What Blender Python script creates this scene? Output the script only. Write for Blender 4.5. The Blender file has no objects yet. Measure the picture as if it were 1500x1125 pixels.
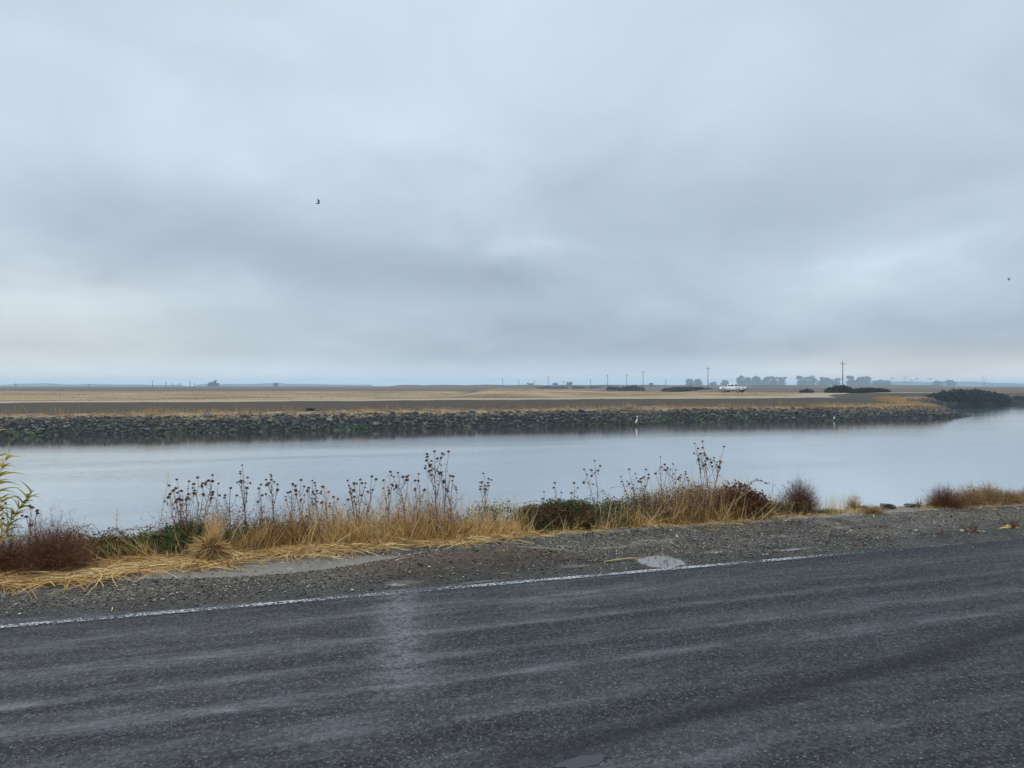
import bpy, bmesh, math, random
import numpy as np
from mathutils import Vector, Matrix
random.seed(7); RG = np.random.default_rng(11)
S = bpy.context.scene; COL = S.collection; R = math.radians

# ------------------------------------------------------------------ camera, sky, sun, exposure
F = 1083.0; CH = 1.6; HZ = 565.0                     # focal length in photo pixels, eye height, horizon row
cd = bpy.data.cameras.new('camera'); cam = bpy.data.objects.new('camera', cd); COL.objects.link(cam)
cd.sensor_width = 36; cd.lens = 36*F/1500; cd.clip_end = 20000; cd.clip_start = .05
cam.location = (0, 0, CH); cam.rotation_euler = (R(90 + math.degrees(math.atan((HZ-562.5)/F))), 0, 0)
S.camera = cam
SUN_EL, SUN_AZ = 48, -35                              # sun behind the clouds, front left
SUN_STR = .9
HAZE = .00032
W = bpy.data.worlds.new('World'); S.world = W; W.use_nodes = True
S.view_settings.view_transform = 'Standard'; S.view_settings.look = 'None'
S.view_settings.exposure = .22; S.view_settings.gamma = 1; S.view_settings.use_curve_mapping = False
S.cycles.volume_bounces = 2; S.cycles.max_bounces = 8; S.cycles.transparent_max_bounces = 12

class NT:
    def __init__(s, tree): s.t = tree; s.n = tree.nodes; s.l = tree.links
    def new(s, typ, **kw):
        n = s.n.new(typ)
        for k, v in kw.items(): setattr(n, k, v)
        return n
    def put(s, sock, v):
        if isinstance(v, bpy.types.NodeSocket): s.l.new(v, sock)
        elif v is not None:
            if isinstance(v, (tuple, list)) and len(v) == 3 and sock.type == 'RGBA': v = (*v, 1)
            sock.default_value = v
    def m(s, op, a, b=None, c=None, clamp=False):
        n = s.new('ShaderNodeMath', operation=op, use_clamp=clamp)
        for i, v in enumerate((a, b, c)): s.put(n.inputs[i], v)
        return n.outputs[0]
    def vm(s, op, a, b=None, sc=None):
        n = s.new('ShaderNodeVectorMath', operation=op)
        s.put(n.inputs[0], a)
        if b is not None: s.put(n.inputs[1], b)
        if sc is not None: s.put(n.inputs['Scale'], sc)
        return n.outputs['Value'] if op in ('LENGTH', 'DOT_PRODUCT') else n.outputs[0]
    def mix(s, f, a, b, mode='MIX'):
        n = s.new('ShaderNodeMix', data_type='RGBA', blend_type=mode)
        s.put(n.inputs[0], f); s.put(n.inputs[6], a); s.put(n.inputs[7], b); return n.outputs[2]
    def noise(s, vec, scale, detail=4, rough=.55, dist=0, out='Fac'):
        n = s.new('ShaderNodeTexNoise'); s.put(n.inputs['Vector'], vec); n.inputs['Scale'].default_value = scale
        n.inputs['Detail'].default_value = detail; n.inputs['Roughness'].default_value = rough
        n.inputs['Distortion'].default_value = dist; return n.outputs[out]
    def rng(s, v, a, b, c=0., d=1., typ='SMOOTHSTEP'):
        n = s.new('ShaderNodeMapRange', interpolation_type=typ)
        for i, x in enumerate((v, a, b, c, d)): s.put(n.inputs[i], x)
        return n.outputs[0]
    def xyz(s, v):
        n = s.new('ShaderNodeSeparateXYZ'); s.put(n.inputs[0], v); return n.outputs
    def comb(s, x, y, z):
        n = s.new('ShaderNodeCombineXYZ')
        for i, v in enumerate((x, y, z)): s.put(n.inputs[i], v)
        return n.outputs[0]
    def coord(s, out='Object'): return s.new('ShaderNodeTexCoord').outputs[out]
    def attr(s, name, out='Fac'): return s.new('ShaderNodeAttribute', attribute_name=name).outputs[out]
    def bump(s, h, strength, dist, normal=None):
        n = s.new('ShaderNodeBump'); s.put(n.inputs['Height'], h); s.put(n.inputs['Strength'], strength)
        n.inputs['Distance'].default_value = dist; s.put(n.inputs['Normal'], normal); return n.outputs[0]

# world: Nishita sky veiled by a procedural overcast layer
w = NT(W.node_tree); bg = w.n['Background']; bg.inputs['Strength'].default_value = .1
sky = w.new('ShaderNodeTexSky', sky_type='NISHITA', sun_disc=False)
sky.sun_elevation = R(SUN_EL); sky.sun_rotation = R(SUN_AZ)
d = w.vm('NORMALIZE', w.coord('Generated')); dx, dy, dz = w.xyz(d)
az = w.m('ARCTAN2', dx, dy); el = w.m('ARCSINE', dz)
elp = w.m('MAXIMUM', dz, 0.0)
den = w.m('ADD', elp, .32)
P = w.comb(w.m('DIVIDE', dx, den), w.m('DIVIDE', dy, den), 0.0)
warp = w.vm('SUBTRACT', w.noise(P, 1.6, 5, .55, 0, 'Color'), (.5, .5, .5))
n1 = w.noise(w.vm('ADD', P, (3.1, 1.7, 0)), .9, 5, .5, .5)
n2 = w.noise(w.vm('ADD', P, (9.1, 4.2, 0)), 2.6, 6, .52, .7)
B = w.m('ADD', w.m('MULTIPLY', w.m('SUBTRACT', n1, .5), .34), w.m('MULTIPLY', w.m('SUBTRACT', n2, .5), .24))
ws = w.xyz(warp)
azw = w.m('MULTIPLY_ADD', ws[0], .5, az); elw = w.m('MULTIPLY_ADD', ws[1], .13, el)
def ang(px, py):
    return math.atan((px-750)/F), math.atan((HZ-py)/math.hypot(F, px-750))
BL = [  # darker and brighter cloud masses: px, py, half width, half height, amount
 (150,320,330,60,-.17),(430,300,170,60,-.08),(420,370,250,38,-.10),(760,400,230,40,-.15),(860,300,130,50,-.12),
 (620,340,120,60,-.02),(1180,330,220,70,-.07),(1000,330,160,35,-.05),(1250,490,330,45,-.08),(850,525,380,40,-.14),(900,500,380,50,-.08),
 (110,430,190,45,.10),(60,400,120,16,.06),(330,430,110,20,.05),(760,355,90,28,.13),(1370,360,70,28,.12),(1150,420,240,40,.06),(560,90,330,170,.10),
 (480,220,160,70,.09),(150,80,330,120,.03),(1300,150,250,120,-.02),(1420,545,260,12,.10),(250,510,420,45,.02),(1050,60,260,120,.04)]
for px, py, rx, ry, am in BL:
    a0, e0 = ang(px, py); a1, e1 = ang(px+rx, py-ry)
    qa = w.m('DIVIDE', w.m('SUBTRACT', azw, a0), abs(a1-a0)); qe = w.m('DIVIDE', w.m('SUBTRACT', elw, e0), ry/F)
    r2 = w.m('ADD', w.m('MULTIPLY', qa, qa), w.m('MULTIPLY', qe, qe))
    B = w.m('MULTIPLY_ADD', w.m('EXPONENT', w.m('MULTIPLY', r2, -.9)), (am*.72 if am < 0 else am*.9), B)
lum = w.m('ADD', w.m('MULTIPLY_ADD', w.rng(el, 0., .55), .08, .70), B)
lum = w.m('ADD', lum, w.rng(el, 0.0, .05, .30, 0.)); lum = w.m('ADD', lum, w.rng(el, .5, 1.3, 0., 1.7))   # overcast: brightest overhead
warm = w.m('MULTIPLY', w.rng(el, .0, .075, 1., 0.), w.rng(az, .2, .5))
tint = w.mix(w.rng(lum, .4, .85), (.79, .96, 1.18), (.845, .99, 1.12))
tint = w.mix(w.m('MULTIPLY', w.rng(el, .0, .22, 1., 0.), w.rng(az, -.2, -.6)), tint, (.93, 1.0, 1.04))
tint = w.mix(w.m('MULTIPLY', warm, .9), tint, (1.09, 1.0, .96))
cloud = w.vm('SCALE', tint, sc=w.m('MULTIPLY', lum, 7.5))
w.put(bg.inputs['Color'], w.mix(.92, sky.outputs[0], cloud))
sl = bpy.data.lights.new('sun', 'SUN'); sl.energy = SUN_STR; sl.angle = R(25); sl.color = (1, .97, .93)
so = bpy.data.objects.new('sun', sl); COL.objects.link(so)
_d = Vector((math.sin(R(SUN_AZ))*math.cos(R(SUN_EL)), math.cos(R(SUN_AZ))*math.cos(R(SUN_EL)), math.sin(R(SUN_EL))))
so.rotation_euler = _d.to_track_quat('Z', 'Y').to_euler(); so.location = (0, 0, 60)

# ------------------------------------------------------------------ helpers
def mat(name, fn):
    m = bpy.data.materials.new(name); m.use_nodes = True; t = NT(m.node_tree)
    fn(t, t.n['Principled BSDF'].inputs); return m
def simple(name, col, rough=.8, var=.25, scale=6, metal=0, tint2=None):
    def f(t, p):
        n = t.noise(t.coord(), scale, 4)
        lo = tuple(c*(1-var) for c in col); hi = tuple(min(1, c*(1+var)) for c in (tint2 or col))
        t.put(p['Base Color'], t.mix(n, lo, hi)); t.put(p['Roughness'], rough); t.put(p['Metallic'], metal)
    return mat(name, f)
def tinted(name, cols, rough=.75, trans=0.):
    """colour picked along the per-piece attribute 'tint' plus slight noise"""
    def f(t, p):
        r = t.new('ShaderNodeValToRGB'); e = r.color_ramp.elements
        while len(e) < len(cols): e.new(.5)
        for i, c in enumerate(cols): e[i].position = i/(len(cols)-1); e[i].color = (*c, 1)
        t.put(r.inputs[0], t.attr('tint'))
        n = t.noise(t.coord(), 25, 3)
        t.put(p['Base Color'], t.mix(1., r.outputs[0], t.mix(n, (.7, .7, .7), (1.25, 1.25, 1.25)), 'MULTIPLY'))
        t.put(p['Roughness'], rough); t.put(p['Specular IOR Level'], .25)
        if trans:
            out = t.n['Material Output']; tr = t.new('ShaderNodeBsdfTranslucent'); t.put(tr.inputs[0], r.outputs[0])
            mx = t.new('ShaderNodeMixShader'); t.put(mx.inputs[0], trans)
            t.l.new(t.n['Principled BSDF'].outputs[0], mx.inputs[1]); t.l.new(tr.outputs[0], mx.inputs[2]); t.l.new(mx.outputs[0], out.inputs[0])
    return mat(name, f)

def mesh_np(name, V, faces, m, attrs=None, smooth=False):
    """faces: list of (N,k) int arrays"""
    me = bpy.data.meshes.new(name); V = np.asarray(V, np.float32)
    faces = [np.asarray(f, np.int32) for f in faces if len(f)]
    me.vertices.add(len(V)); me.vertices.foreach_set('co', V.ravel())
    tot = np.concatenate([np.full(len(f), f.shape[1], np.int32) for f in faces]); idx = np.concatenate([f.ravel() for f in faces])
    me.loops.add(len(idx)); me.loops.foreach_set('vertex_index', idx)
    me.polygons.add(len(tot)); st = np.zeros(len(tot), np.int32); st[1:] = np.cumsum(tot)[:-1]
    me.polygons.foreach_set('loop_start', st); me.polygons.foreach_set('loop_total', tot)
    if smooth: me.polygons.foreach_set('use_smooth', np.ones(len(tot), bool))
    for k, a in (attrs or {}).items():
        at = me.attributes.new(k, 'FLOAT', 'POINT'); at.data.foreach_set('value', np.asarray(a, np.float32))
    me.update(calc_edges=True); me.validate()
    if m: me.materials.append(m)
    return me
def link(name, me, parent=None, loc=None, **props):
    o = bpy.data.objects.new(name, me)
    COL.objects.link(o); o.parent = parent
    if loc is not None: o.location = loc
    for k, v in props.items(): o[k] = v
    return o
def thing(name, label, cat, loc, rz=0, group=None):
    o = link(name, None, None, loc, label=label, category=cat); o.rotation_euler = (0, 0, rz); o.empty_display_size = .1
    if group: o['group'] = group
    return o
class MB:
    """collects simple solids into one mesh"""
    def __init__(s): s.V = []; s.Q = []; s.T = []; s.A = []; s.n = 0
    def add(s, V, Q=None, T=None, tint=.5):
        V = np.asarray(V, float).reshape(-1, 3)
        if Q is not None and len(Q): s.Q.append(np.asarray(Q)+s.n)
        if T is not None and len(T): s.T.append(np.asarray(T)+s.n)
        s.V.append(V); s.A.append(np.full(len(V), tint) if np.isscalar(tint) else np.asarray(tint)); s.n += len(V)
    def box(s, c, h, tint=.5, M=None):
        x, y, z = h
        V = np.array([[a*x, b*y, e*z] for a in (-1, 1) for b in (-1, 1) for e in (-1, 1)], float)
        if M is not None: V = V @ np.array(M.to_3x3()).T
        s.add(V+np.array(c), [[0,1,3,2],[4,6,7,5],[0,4,5,1],[2,3,7,6],[0,2,6,4],[1,5,7,3]], None, tint)
    def tube(s, P, r, k=5, tint=.5, cap=True):
        P = np.asarray(P, float); n = len(P); r = np.broadcast_to(r, (n,)) if np.isscalar(r) else np.asarray(r)
        D = np.gradient(P, axis=0); D /= np.linalg.norm(D, axis=1)[:, None]+1e-9
        ref = np.array([1., 0, 0]) if abs(D[0][0]) < .8 else np.array([0, 1., 0])
        A = np.cross(D, ref); A /= np.linalg.norm(A, axis=1)[:, None]+1e-9; Bv = np.cross(D, A)
        th = np.arange(k)/k*2*np.pi
        V = P[:, None]+r[:, None, None]*(np.cos(th)[None, :, None]*A[:, None]+np.sin(th)[None, :, None]*Bv[:, None])
        i = np.arange(n-1)[:, None]*k; j = np.arange(k)[None]; j2 = (j+1) % k
        Q = np.stack([i+j, i+j2, i+k+j2, i+k+j], -1).reshape(-1, 4)
        V = V.reshape(-1, 3); T = []
        if cap:
            V = np.vstack([V, P[0], P[-1]]); a, b = n*k, n*k+1
            for q in range(k): T.append([a, (q+1) % k, q]); T.append([b, (n-1)*k+q, (n-1)*k+(q+1) % k])
        s.add(V, Q, T, tint)
    def me(s, name, m, smooth=False):
        f = []
        if s.Q: f.append(np.concatenate(s.Q))
        if s.T: f.append(np.concatenate(s.T))
        return mesh_np(name, np.concatenate(s.V), f, m, {'tint': np.concatenate(s.A)}, smooth)
def norm(a): return a/(np.linalg.norm(a, axis=-1, keepdims=True)+1e-9)
def ribbons(mb, P0, D, L, Wd, bend, segs=4, tint=None, side=None, tip=.15):
    """N curved flat blades"""
    N = len(P0); t = np.linspace(0, 1, segs+1)
    D = norm(D); L = np.broadcast_to(L, (N,)); Wd = np.broadcast_to(Wd, (N,))
    C = P0[:, None]+D[:, None]*(L[:, None]*t)[..., None]+bend[:, None]*(L[:, None]*t**2)[..., None]
    if side is None: side = norm(np.cross(D, RG.normal(size=(N, 3))))
    ww = (Wd[:, None]*(1-(1-tip)*t**1.5))[..., None]*.5
    V = np.stack([C-side[:, None]*ww, C+side[:, None]*ww], 2).reshape(-1, 3)
    b = (np.arange(N)*(segs+1)*2)[:, None]+np.arange(segs)[None]*2
    Q = np.stack([b, b+1, b+3, b+2], -1).reshape(-1, 4)
    tint = RG.random(N) if tint is None else tint
    mb.add(V, Q, None, np.repeat(tint, (segs+1)*2)); return C
def leaves(mb, C, L, Wd, tint=None, up=.3):
    """N folded diamond leaves at centres C"""
    N = len(C); D = norm(RG.normal(size=(N, 3))+np.array([0, 0, .1])); Nn = norm(RG.normal(size=(N, 3))+np.array([0, 0, up]))
    Sd = norm(np.cross(D, Nn)); Nn = np.cross(Sd, D)
    L = np.broadcast_to(L, (N,))[:, None]; Wd = np.broadcast_to(Wd, (N,))[:, None]
    V = np.stack([C-D*L/2, C+Sd*Wd/2+Nn*Wd*.15-D*L*.08, C+D*L/2, C-Sd*Wd/2+Nn*Wd*.15-D*L*.08], 1).reshape(-1, 3)
    b = np.arange(N)[:, None]*4
    T = np.concatenate([b+np.array([0, 1, 2]), b+np.array([0, 2, 3])])
    tint = RG.random(N) if tint is None else tint
    mb.add(V, None, T, np.repeat(tint, 4))
def vnoise(x, y, seed=0, octs=3):
    out = 0; amp = 1; tot = 0
    for o in range(octs):
        xs, ys = x*2**o+seed*17.3, y*2**o-seed*9.1
        xi, yi = np.floor(xs), np.floor(ys); fx, fy = xs-xi, ys-yi; fx = fx*fx*(3-2*fx); fy = fy*fy*(3-2*fy)
        h = lambda a, b: np.modf(np.abs(np.sin(a*127.1+b*311.7+seed*74.7)*43758.5453))[0]
        v = (h(xi, yi)*(1-fx)+h(xi+1, yi)*fx)*(1-fy)+(h(xi, yi+1)*(1-fx)+h(xi+1, yi+1)*fx)*fy
        out = out+amp*(v*2-1); tot += amp; amp *= .5
    return out/tot
def sstep(x, a, b):
    t = np.clip((x-a)/(b-a), 0, 1); return t*t*(3-2*t)

# road frame: u along the road (to the right), v away from the camera
RA = math.atan2(2.7, 8.33); CU, SU = math.cos(RA), math.sin(RA)
def uv2w(u, v): return u*CU-v*SU, u*SU+v*CU
def w2uv(x, y): return x*CU+y*SU, -x*SU+y*CU
def px_v(px, v):                 # world x, y of the point seen in photo column px at road offset v
    t = (px-750)/F; y = v/(CU-t*SU); return t*y, y
def pg(px, py, z=0.):            # ground point under a photo pixel
    y = (CH-z)*F/(py-HZ); return (px-750)/F*y, y
def grid(us, vs, zf, name, m, attrs=None, smooth=True):
    U, Vv = np.meshgrid(us, vs); Z = zf(U, Vv); nu, nv = len(us), len(vs)
    i = (np.arange(nv-1)[:, None]*nu+np.arange(nu-1)[None]).ravel()
    Q = np.stack([i, i+1, i+nu+1, i+nu], -1)
    at = {k: f(U, Vv).ravel() for k, f in (attrs or {}).items()}
    return mesh_np(name, np.stack([U.ravel(), Vv.ravel(), Z.ravel()], -1), [Q], m, at, smooth)

# ------------------------------------------------------------------ near ground heights
PUD = [(968,822,.19,.20),(590,853,.13,.07),(706,851,.15,.03),(838,829,.13,.05),(1160,804,.20,.04),(1043,808,.13,.04),(1238,788,.16,.03),(1352,785,.10,.02)]
PUDW = []
for px, py, a, b in PUD:
    u, v = w2uv(*pg(px, py)); PUDW.append((u, v, a, b))
WL = -2.4                          # water level
def near_z(u, v):
    u = np.asarray(u, float); v = np.asarray(v, float)
    ed = .12*np.clip((2-u)/6, -.6, 1)+.09*vnoise(u*.9, v*0+3, 5, 4)+.05*vnoise(u*6, v*6, 15, 3)
    z = np.interp(v-ed*np.clip(1-np.abs(v-6.0)/1.2, 0, 1), [-14, -7, -5.0, -3.7, -3.4, 5.68, 5.88, 6.4, 7.3, 7.8, 8.3, 13.2, 18, 30], [-2.2, -.6, -.05, -.012, -.03, -.03, .006, .016, .015, -.02, -.2, -2.6, -3.9, -4.4])
    g = sstep(v, 5.84, 6.2)
    z = z+g*(.014*vnoise(u*1.1, v*1.6, 1, 3)+.005*vnoise(u*7, v*7, 2, 3))
    md = np.exp(-(((u-1.75)/.85)**2+((v-6.42)/.42)**2)**1.5)
    z = z+md*g*(.11+.02*vnoise(u*4, v*4, 8, 2))
    z = z-g*.03*np.exp(-((u-.3)/.95)**2-((v-6.85)/.33)**2)
    for pu, pv, a, b in PUDW:
        z = z*1-(z+.012)*np.exp(-(((u-pu)/(a*1.25))**2+((v-pv)/(b*1.25+.02))**2)**2)
    return z
def mud_f(u, v):
    e = .25*vnoise(u*2.2, v*3.2, 9, 4)
    m = 1-sstep(((u-.05)/1.15)**2+((v-6.88-.05*u)/.30)**2+e*1.6, .55, 1.2)
    m2 = 1-sstep(((u+3.3)/1.8)**2+((v-6.55)/.22)**2+e*1.6, .5, 1.2)
    m3 = 1-sstep(((u-2.6)/.35)**2+((v-6.75)/.09)**2+e, .3, 1.3)
    m4 = 1-sstep(((u-3.7)/.4)**2+((v-6.75)/.15)**2+e, .2, 1.3)
    for cu, cv, a_, b_, s_ in ((1.62, 6.10, .42, .05, .45), (2.42, 6.42, .5, .06, .6), (3.3, 6.62, .45, .07, .5), (4.9, 6.5, .9, .06, .45), (5.9, 6.75, 1.0, .08, .4), (-3.2, 6.25, 1.2, .05, .4)):
        m4 = np.maximum(m4, s_/.5*(1-sstep(((u-cu)/a_)**2+((v-cv-.12*(u-cu)**2)/b_)**2+e*2, .2, 1.4)))
    m5 = .8*sstep(v, 7.15, 7.4)*(1-sstep(v, 7.6, 7.9))
    for pu, pv, a, b in PUDW:
        m5 = np.maximum(m5, .45*(1-sstep(((u-pu)/(a*1.3))**2+((v-pv)/(b*1.5))**2+e, .5, 1.7)))
    return np.clip(np.maximum.reduce([m, m2*.8, m3*.6, m4*.5, m5]), 0, 1)
def brown_f(u, v):
    e = .3*vnoise(u*1.7, v*2.4, 13, 4)
    b = 1-sstep(((u-1.6)/1.3)**2+((v-6.45)/.5)**2+e, .3, 1.3)
    b2 = .6*(1-sstep(((u-3.6)/.6)**2+((v-6.3)/.2)**2+e, .2, 1.2))
    b3 = .35*sstep(vnoise(u*.8, v*1.5, 21, 3), .05, .5)
    return np.clip(np.maximum.reduce([b, b2, b3]), 0, 1)
def litter_f(u, v): return sstep(v+.15*vnoise(u*1.5, v*1.5, 31, 3), 7.5, 7.8)

# ------------------------------------------------------------------ materials of the setting
def m_road(t, p):
    c = t.coord(); x, y, z = t.xyz(c)
    st = t.comb(t.m('MULTIPLY', x, .22), t.m('MULTIPLY', y, 2.3), 0.)
    s1 = t.noise(st, 1.15, 5, .6, .25)
    st2 = t.comb(t.m('MULTIPLY', x, 1.1), t.m('MULTIPLY', y, 8.), 0.)
    s2 = t.noise(st2, 1.6, 5, .65, .3)
    streak = t.m('MULTIPLY', t.rng(t.m('ADD', t.m('MULTIPLY', s1, .6), t.m('MULTIPLY', s2, .4)), .40, .72), .85)
    # wheel lines that hold a film of water
    for v0, wd, a in ((5.25, .13, .35), (4.74, .05, .6), (4.3, .05, .55), (3.94, .06, .7), (3.5, .05, .3), (2.8, .07, .4), (2.2, .06, .4)):
        q = t.m('DIVIDE', t.m('SUBTRACT', t.m('MULTIPLY_ADD', t.m('SUBTRACT', s1, .5), .3, y), v0), wd)
        e = t.m('EXPONENT', t.m('MULTIPLY', t.m('MULTIPLY', q, q), -.7))
        streak = t.m('MULTIPLY_ADD', e, t.m('MULTIPLY', s2, a*1.7), streak)
    streak = t.m('MULTIPLY', streak, t.m('MULTIPLY', t.rng(t.noise(t.comb(t.m('MULTIPLY', x, 1.6), t.m('MULTIPLY', y, 5.), 3.), 1.3, 5, .7), .32, .62, .45, 1.25), t.rng(x, -1., 5., 1.12, .8)))
    dark = t.m('MULTIPLY', t.rng(x, .0, 1.4), 1.); dark = t.m('MULTIPLY', dark, t.m('EXPONENT', t.m('MULTIPLY', t.m('POWER', t.m('ABSOLUTE', t.m('DIVIDE', t.m('SUBTRACT', y, t.m('MULTIPLY_ADD', x, .17, t.m('MULTIPLY_ADD', s1, .3, 2.64))), .10)), 2.), -.8)))
    # silt trail washed across the lane
    q = t.m('DIVIDE', t.m('SUBTRACT', t.m('MULTIPLY_ADD', t.m('SUBTRACT', s2, .5), .3, x), t.m('MULTIPLY_ADD', t.m('SUBTRACT', y, 4.), .15, .68)), .12)
    trail = t.m('MULTIPLY', t.m('EXPONENT', t.m('MULTIPLY', t.m('MULTIPLY', q, q), -.6)), t.rng(y, 3.4, 4.3))
    trail = t.m('MULTIPLY', trail, t.rng(t.noise(c, 9, 4), .25, .55))
    fine = t.noise(c, 75, 4, .8); sp3 = t.noise(t.vm('ADD', c, (5, 5, 5)), 48, 3, .8); agg = t.new('ShaderNodeTexVoronoi'); agg.inputs['Scale'].default_value = 130; t.put(agg.inputs['Vector'], c)
    sp = t.noise(c, 38, 4, .75)
    col = t.mix(fine, (.003, .003, .004), (.060, .060, .066))
    ag2 = t.new('ShaderNodeTexVoronoi'); ag2.inputs['Scale'].default_value = 62; t.put(ag2.inputs['Vector'], t.vm('ADD', c, t.vm('SCALE', t.noise(c, 40, 2, .5, 0, 'Color'), sc=.02))); pk = t.xyz(ag2.outputs['Color'])[1]
    col = t.mix(.6, col, t.mix(t.m('POWER', pk, 2.2), (.004, .004, .005), (.098, .098, .105)))
    col = t.mix(t.rng(t.xyz(agg.outputs['Color'])[0], .95, .99), col, (.22, .215, .20))
    col = t.mix(t.m('MULTIPLY', streak, t.m('MULTIPLY_ADD', pk, .45, .2), clamp=True), col, (.085, .086, .096))  # sky sheen of the wet streaks painted in as paler blue-grey
    col = t.mix(t.rng(sp, .52, .64), col, (.006, .006, .008)); col = t.mix(t.m('MULTIPLY', t.rng(sp3, .56, .70), .7), col, (.125, .125, .13))
    col = t.mix(t.m('MULTIPLY', dark, .6), col, (.007, .007, .009)); streak = t.m('MULTIPLY', streak, t.m('MULTIPLY_ADD', dark, -.8, 1.))
    col = t.mix(t.m('MULTIPLY', trail, t.m('MULTIPLY_ADD', pk, .7, .25), clamp=True), col, (.19, .19, .195))
    t.put(p['Base Color'], col)
    rg = t.m('MULTIPLY_ADD', streak, -.17, t.rng(x, -2., 6., .62, .72), clamp=True)
    t.put(p['Roughness'], t.m('MULTIPLY_ADD', sp, .12, rg)); t.put(p['Specular IOR Level'], t.m('MULTIPLY_ADD', streak, .35, .22, clamp=True))
    h = t.m('ADD', t.m('MULTIPLY', agg.outputs['Distance'], -1.), t.m('MULTIPLY', sp, 1.4))
    t.put(p['Normal'], t.bump(h, t.m('MULTIPLY_ADD', streak, -.3, .95), .014))
M_ROAD = mat('wet_asphalt', m_road)
def m_line(t, p):
    c = t.coord(); x, y, z = t.xyz(c)
    n = t.noise(c, 55, 5, .7); n2 = t.noise(c, 2.2, 3)
    wear = t.m('ADD', t.rng(x, 4.6, 6.0, -.055, .055), t.m('MULTIPLY', t.m('EXPONENT', t.m('MULTIPLY', t.m('POWER', t.m('ABSOLUTE', t.m('SUBTRACT', x, 1.1)), 2.), -6.)), .07))
    k = t.rng(t.m('ADD', t.m('ADD', t.m('MULTIPLY_ADD', t.m('SUBTRACT', n, .5), 1.1, .5), -.09), t.m('MULTIPLY', n2, .28)), t.m('ADD', wear, .595), t.m('ADD', wear, .68))
    t.put(p['Base Color'], t.mix(n2, (.26, .26, .25), (.52, .52, .50))); t.put(p['Roughness'], .5)
    out = t.n['Material Output']; tr = t.new('ShaderNodeBsdfTransparent'); mx = t.new('ShaderNodeMixShader')
    t.put(mx.inputs[0], k); t.l.new(tr.outputs[0], mx.inputs[1]); t.l.new(t.n['Principled BSDF'].outputs[0], mx.inputs[2]); t.l.new(mx.outputs[0], out.inputs[0])
M_LINE = mat('worn_white_paint', m_line)
def m_ground(t, p):
    c = t.coord(); mud, br, li, gr = (t.attr(a) for a in ('mud', 'brown', 'litter', 'green'))
    vo = t.new('ShaderNodeTexVoronoi'); vo.inputs['Scale'].default_value = 85; t.put(vo.inputs['Vector'], c)
    pick = t.xyz(vo.outputs['Color'])[0]; n = t.noise(c, 30, 5, .7); big = t.noise(c, 1.7, 5, .6)
    g = t.mix(n, (.036, .030, .022), (.14, .117, .087)); g = t.mix(t.rng(pick, .7, .95), g, (.25, .23, .20)); g = t.mix(t.rng(pick, .22, .0), g, (.03, .03, .032))
    g = t.mix(t.m('MULTIPLY', t.rng(big, .42, .62), .6), g, (.028, .026, .023))
    g = t.mix(t.m('MULTIPLY', br, .85), g, t.mix(n, (.045, .028, .015), (.145, .093, .052)))
    x, y, z = t.xyz(c)
    g = t.mix(t.m('MULTIPLY', t.rng(y, 6.35, 6.0), .55), g, (.03, .031, .034))
    mc = t.mix(t.noise(c, 11, 6, .7), (.10, .085, .068), (.20, .18, .15)); mc = t.mix(t.rng(t.noise(c, 17, 5, .7), .60, .66), mc, (.38, .365, .34))
    n8 = t.noise(c, 7, 5, .7)
    mf = t.m('MULTIPLY', t.rng(mud, 0., .5), t.rng(t.m('ADD', t.m('ADD', mud, t.m('MULTIPLY', t.m('SUBTRACT', n8, .5), 1.5)), t.m('MULTIPLY', t.m('SUBTRACT', n, .5), 1.)), .3, .75))
    g = t.mix(mf, g, mc)
    g = t.mix(li, g, t.mix(n, (.05, .035, .02), (.13, .095, .05)))
    t.put(p['Base Color'], g)
    t.put(p['Roughness'], t.m('MULTIPLY_ADD', mf, -.25, .75)); t.put(p['Specular IOR Level'], .2)
    h = t.m('ADD', t.m('MULTIPLY', vo.outputs['Distance'], -1.), n)
    t.put(p['Normal'], t.bump(h, t.m('MULTIPLY_ADD', mf, -.75, .9), .012))
M_GROUND = mat('gravel_and_mud', m_ground)
def m_water(t, p):
    c = t.coord(); x, y, z = t.xyz(c)
    # wind ripples, with a rougher belt along the far shore
    sv = t.comb(t.m('MULTIPLY', x, .8), t.m('MULTIPLY', y, 2.2), 0.)
    r1 = t.noise(sv, 1.3, 4, .6, .4); r2 = t.noise(sv, 5.5, 3, .55, .4)
    lo = t.noise(t.comb(t.m('MULTIPLY', x, .02), t.m('MULTIPLY', y, .09), 0.), 1., 4, .55, .6)
    edge = t.m('MULTIPLY_ADD', t.m('SUBTRACT', lo, .5), 9., y)
    belt = t.m('MULTIPLY', t.rng(edge, 49., 51.), t.rng(x, -18., 12., .35, 1.))
    patch = t.rng(lo, .42, .62)
    amp = t.m('ADD', t.m('MULTIPLY', belt, .005), t.m('MULTIPLY_ADD', patch, .006, .005))
    h = t.m('ADD', t.m('MULTIPLY', r1, .7), t.m('MULTIPLY', r2, .45))
    amp = t.m('MULTIPLY', amp, t.rng(y, 35., 58., 1., .36))
    t.put(p['Normal'], t.bump(t.m('MULTIPLY', h, amp), 1., 1.))
    t.put(p['Base Color'], t.mix(lo, (.63, .67, .70), (.70, .735, .76))); t.put(p['Metallic'], 1.)
    t.put(p['Roughness'], t.m('MULTIPLY_ADD', belt, .03, t.m('MULTIPLY_ADD', patch, .03, .015))); t.put(p['Specular IOR Level'], .5)
M_WATER = mat('calm_slough_water', m_water)
def m_puddle(t, p):
    c = t.coord(); t.put(p['Base Color'], (.13, .12, .11)); t.put(p['Roughness'], .04); t.put(p['IOR'], 2.6)
    t.put(p['Normal'], t.bump(t.noise(c, 6, 3), .05, .01))
M_PUD = mat('muddy_puddle', m_puddle)
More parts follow.
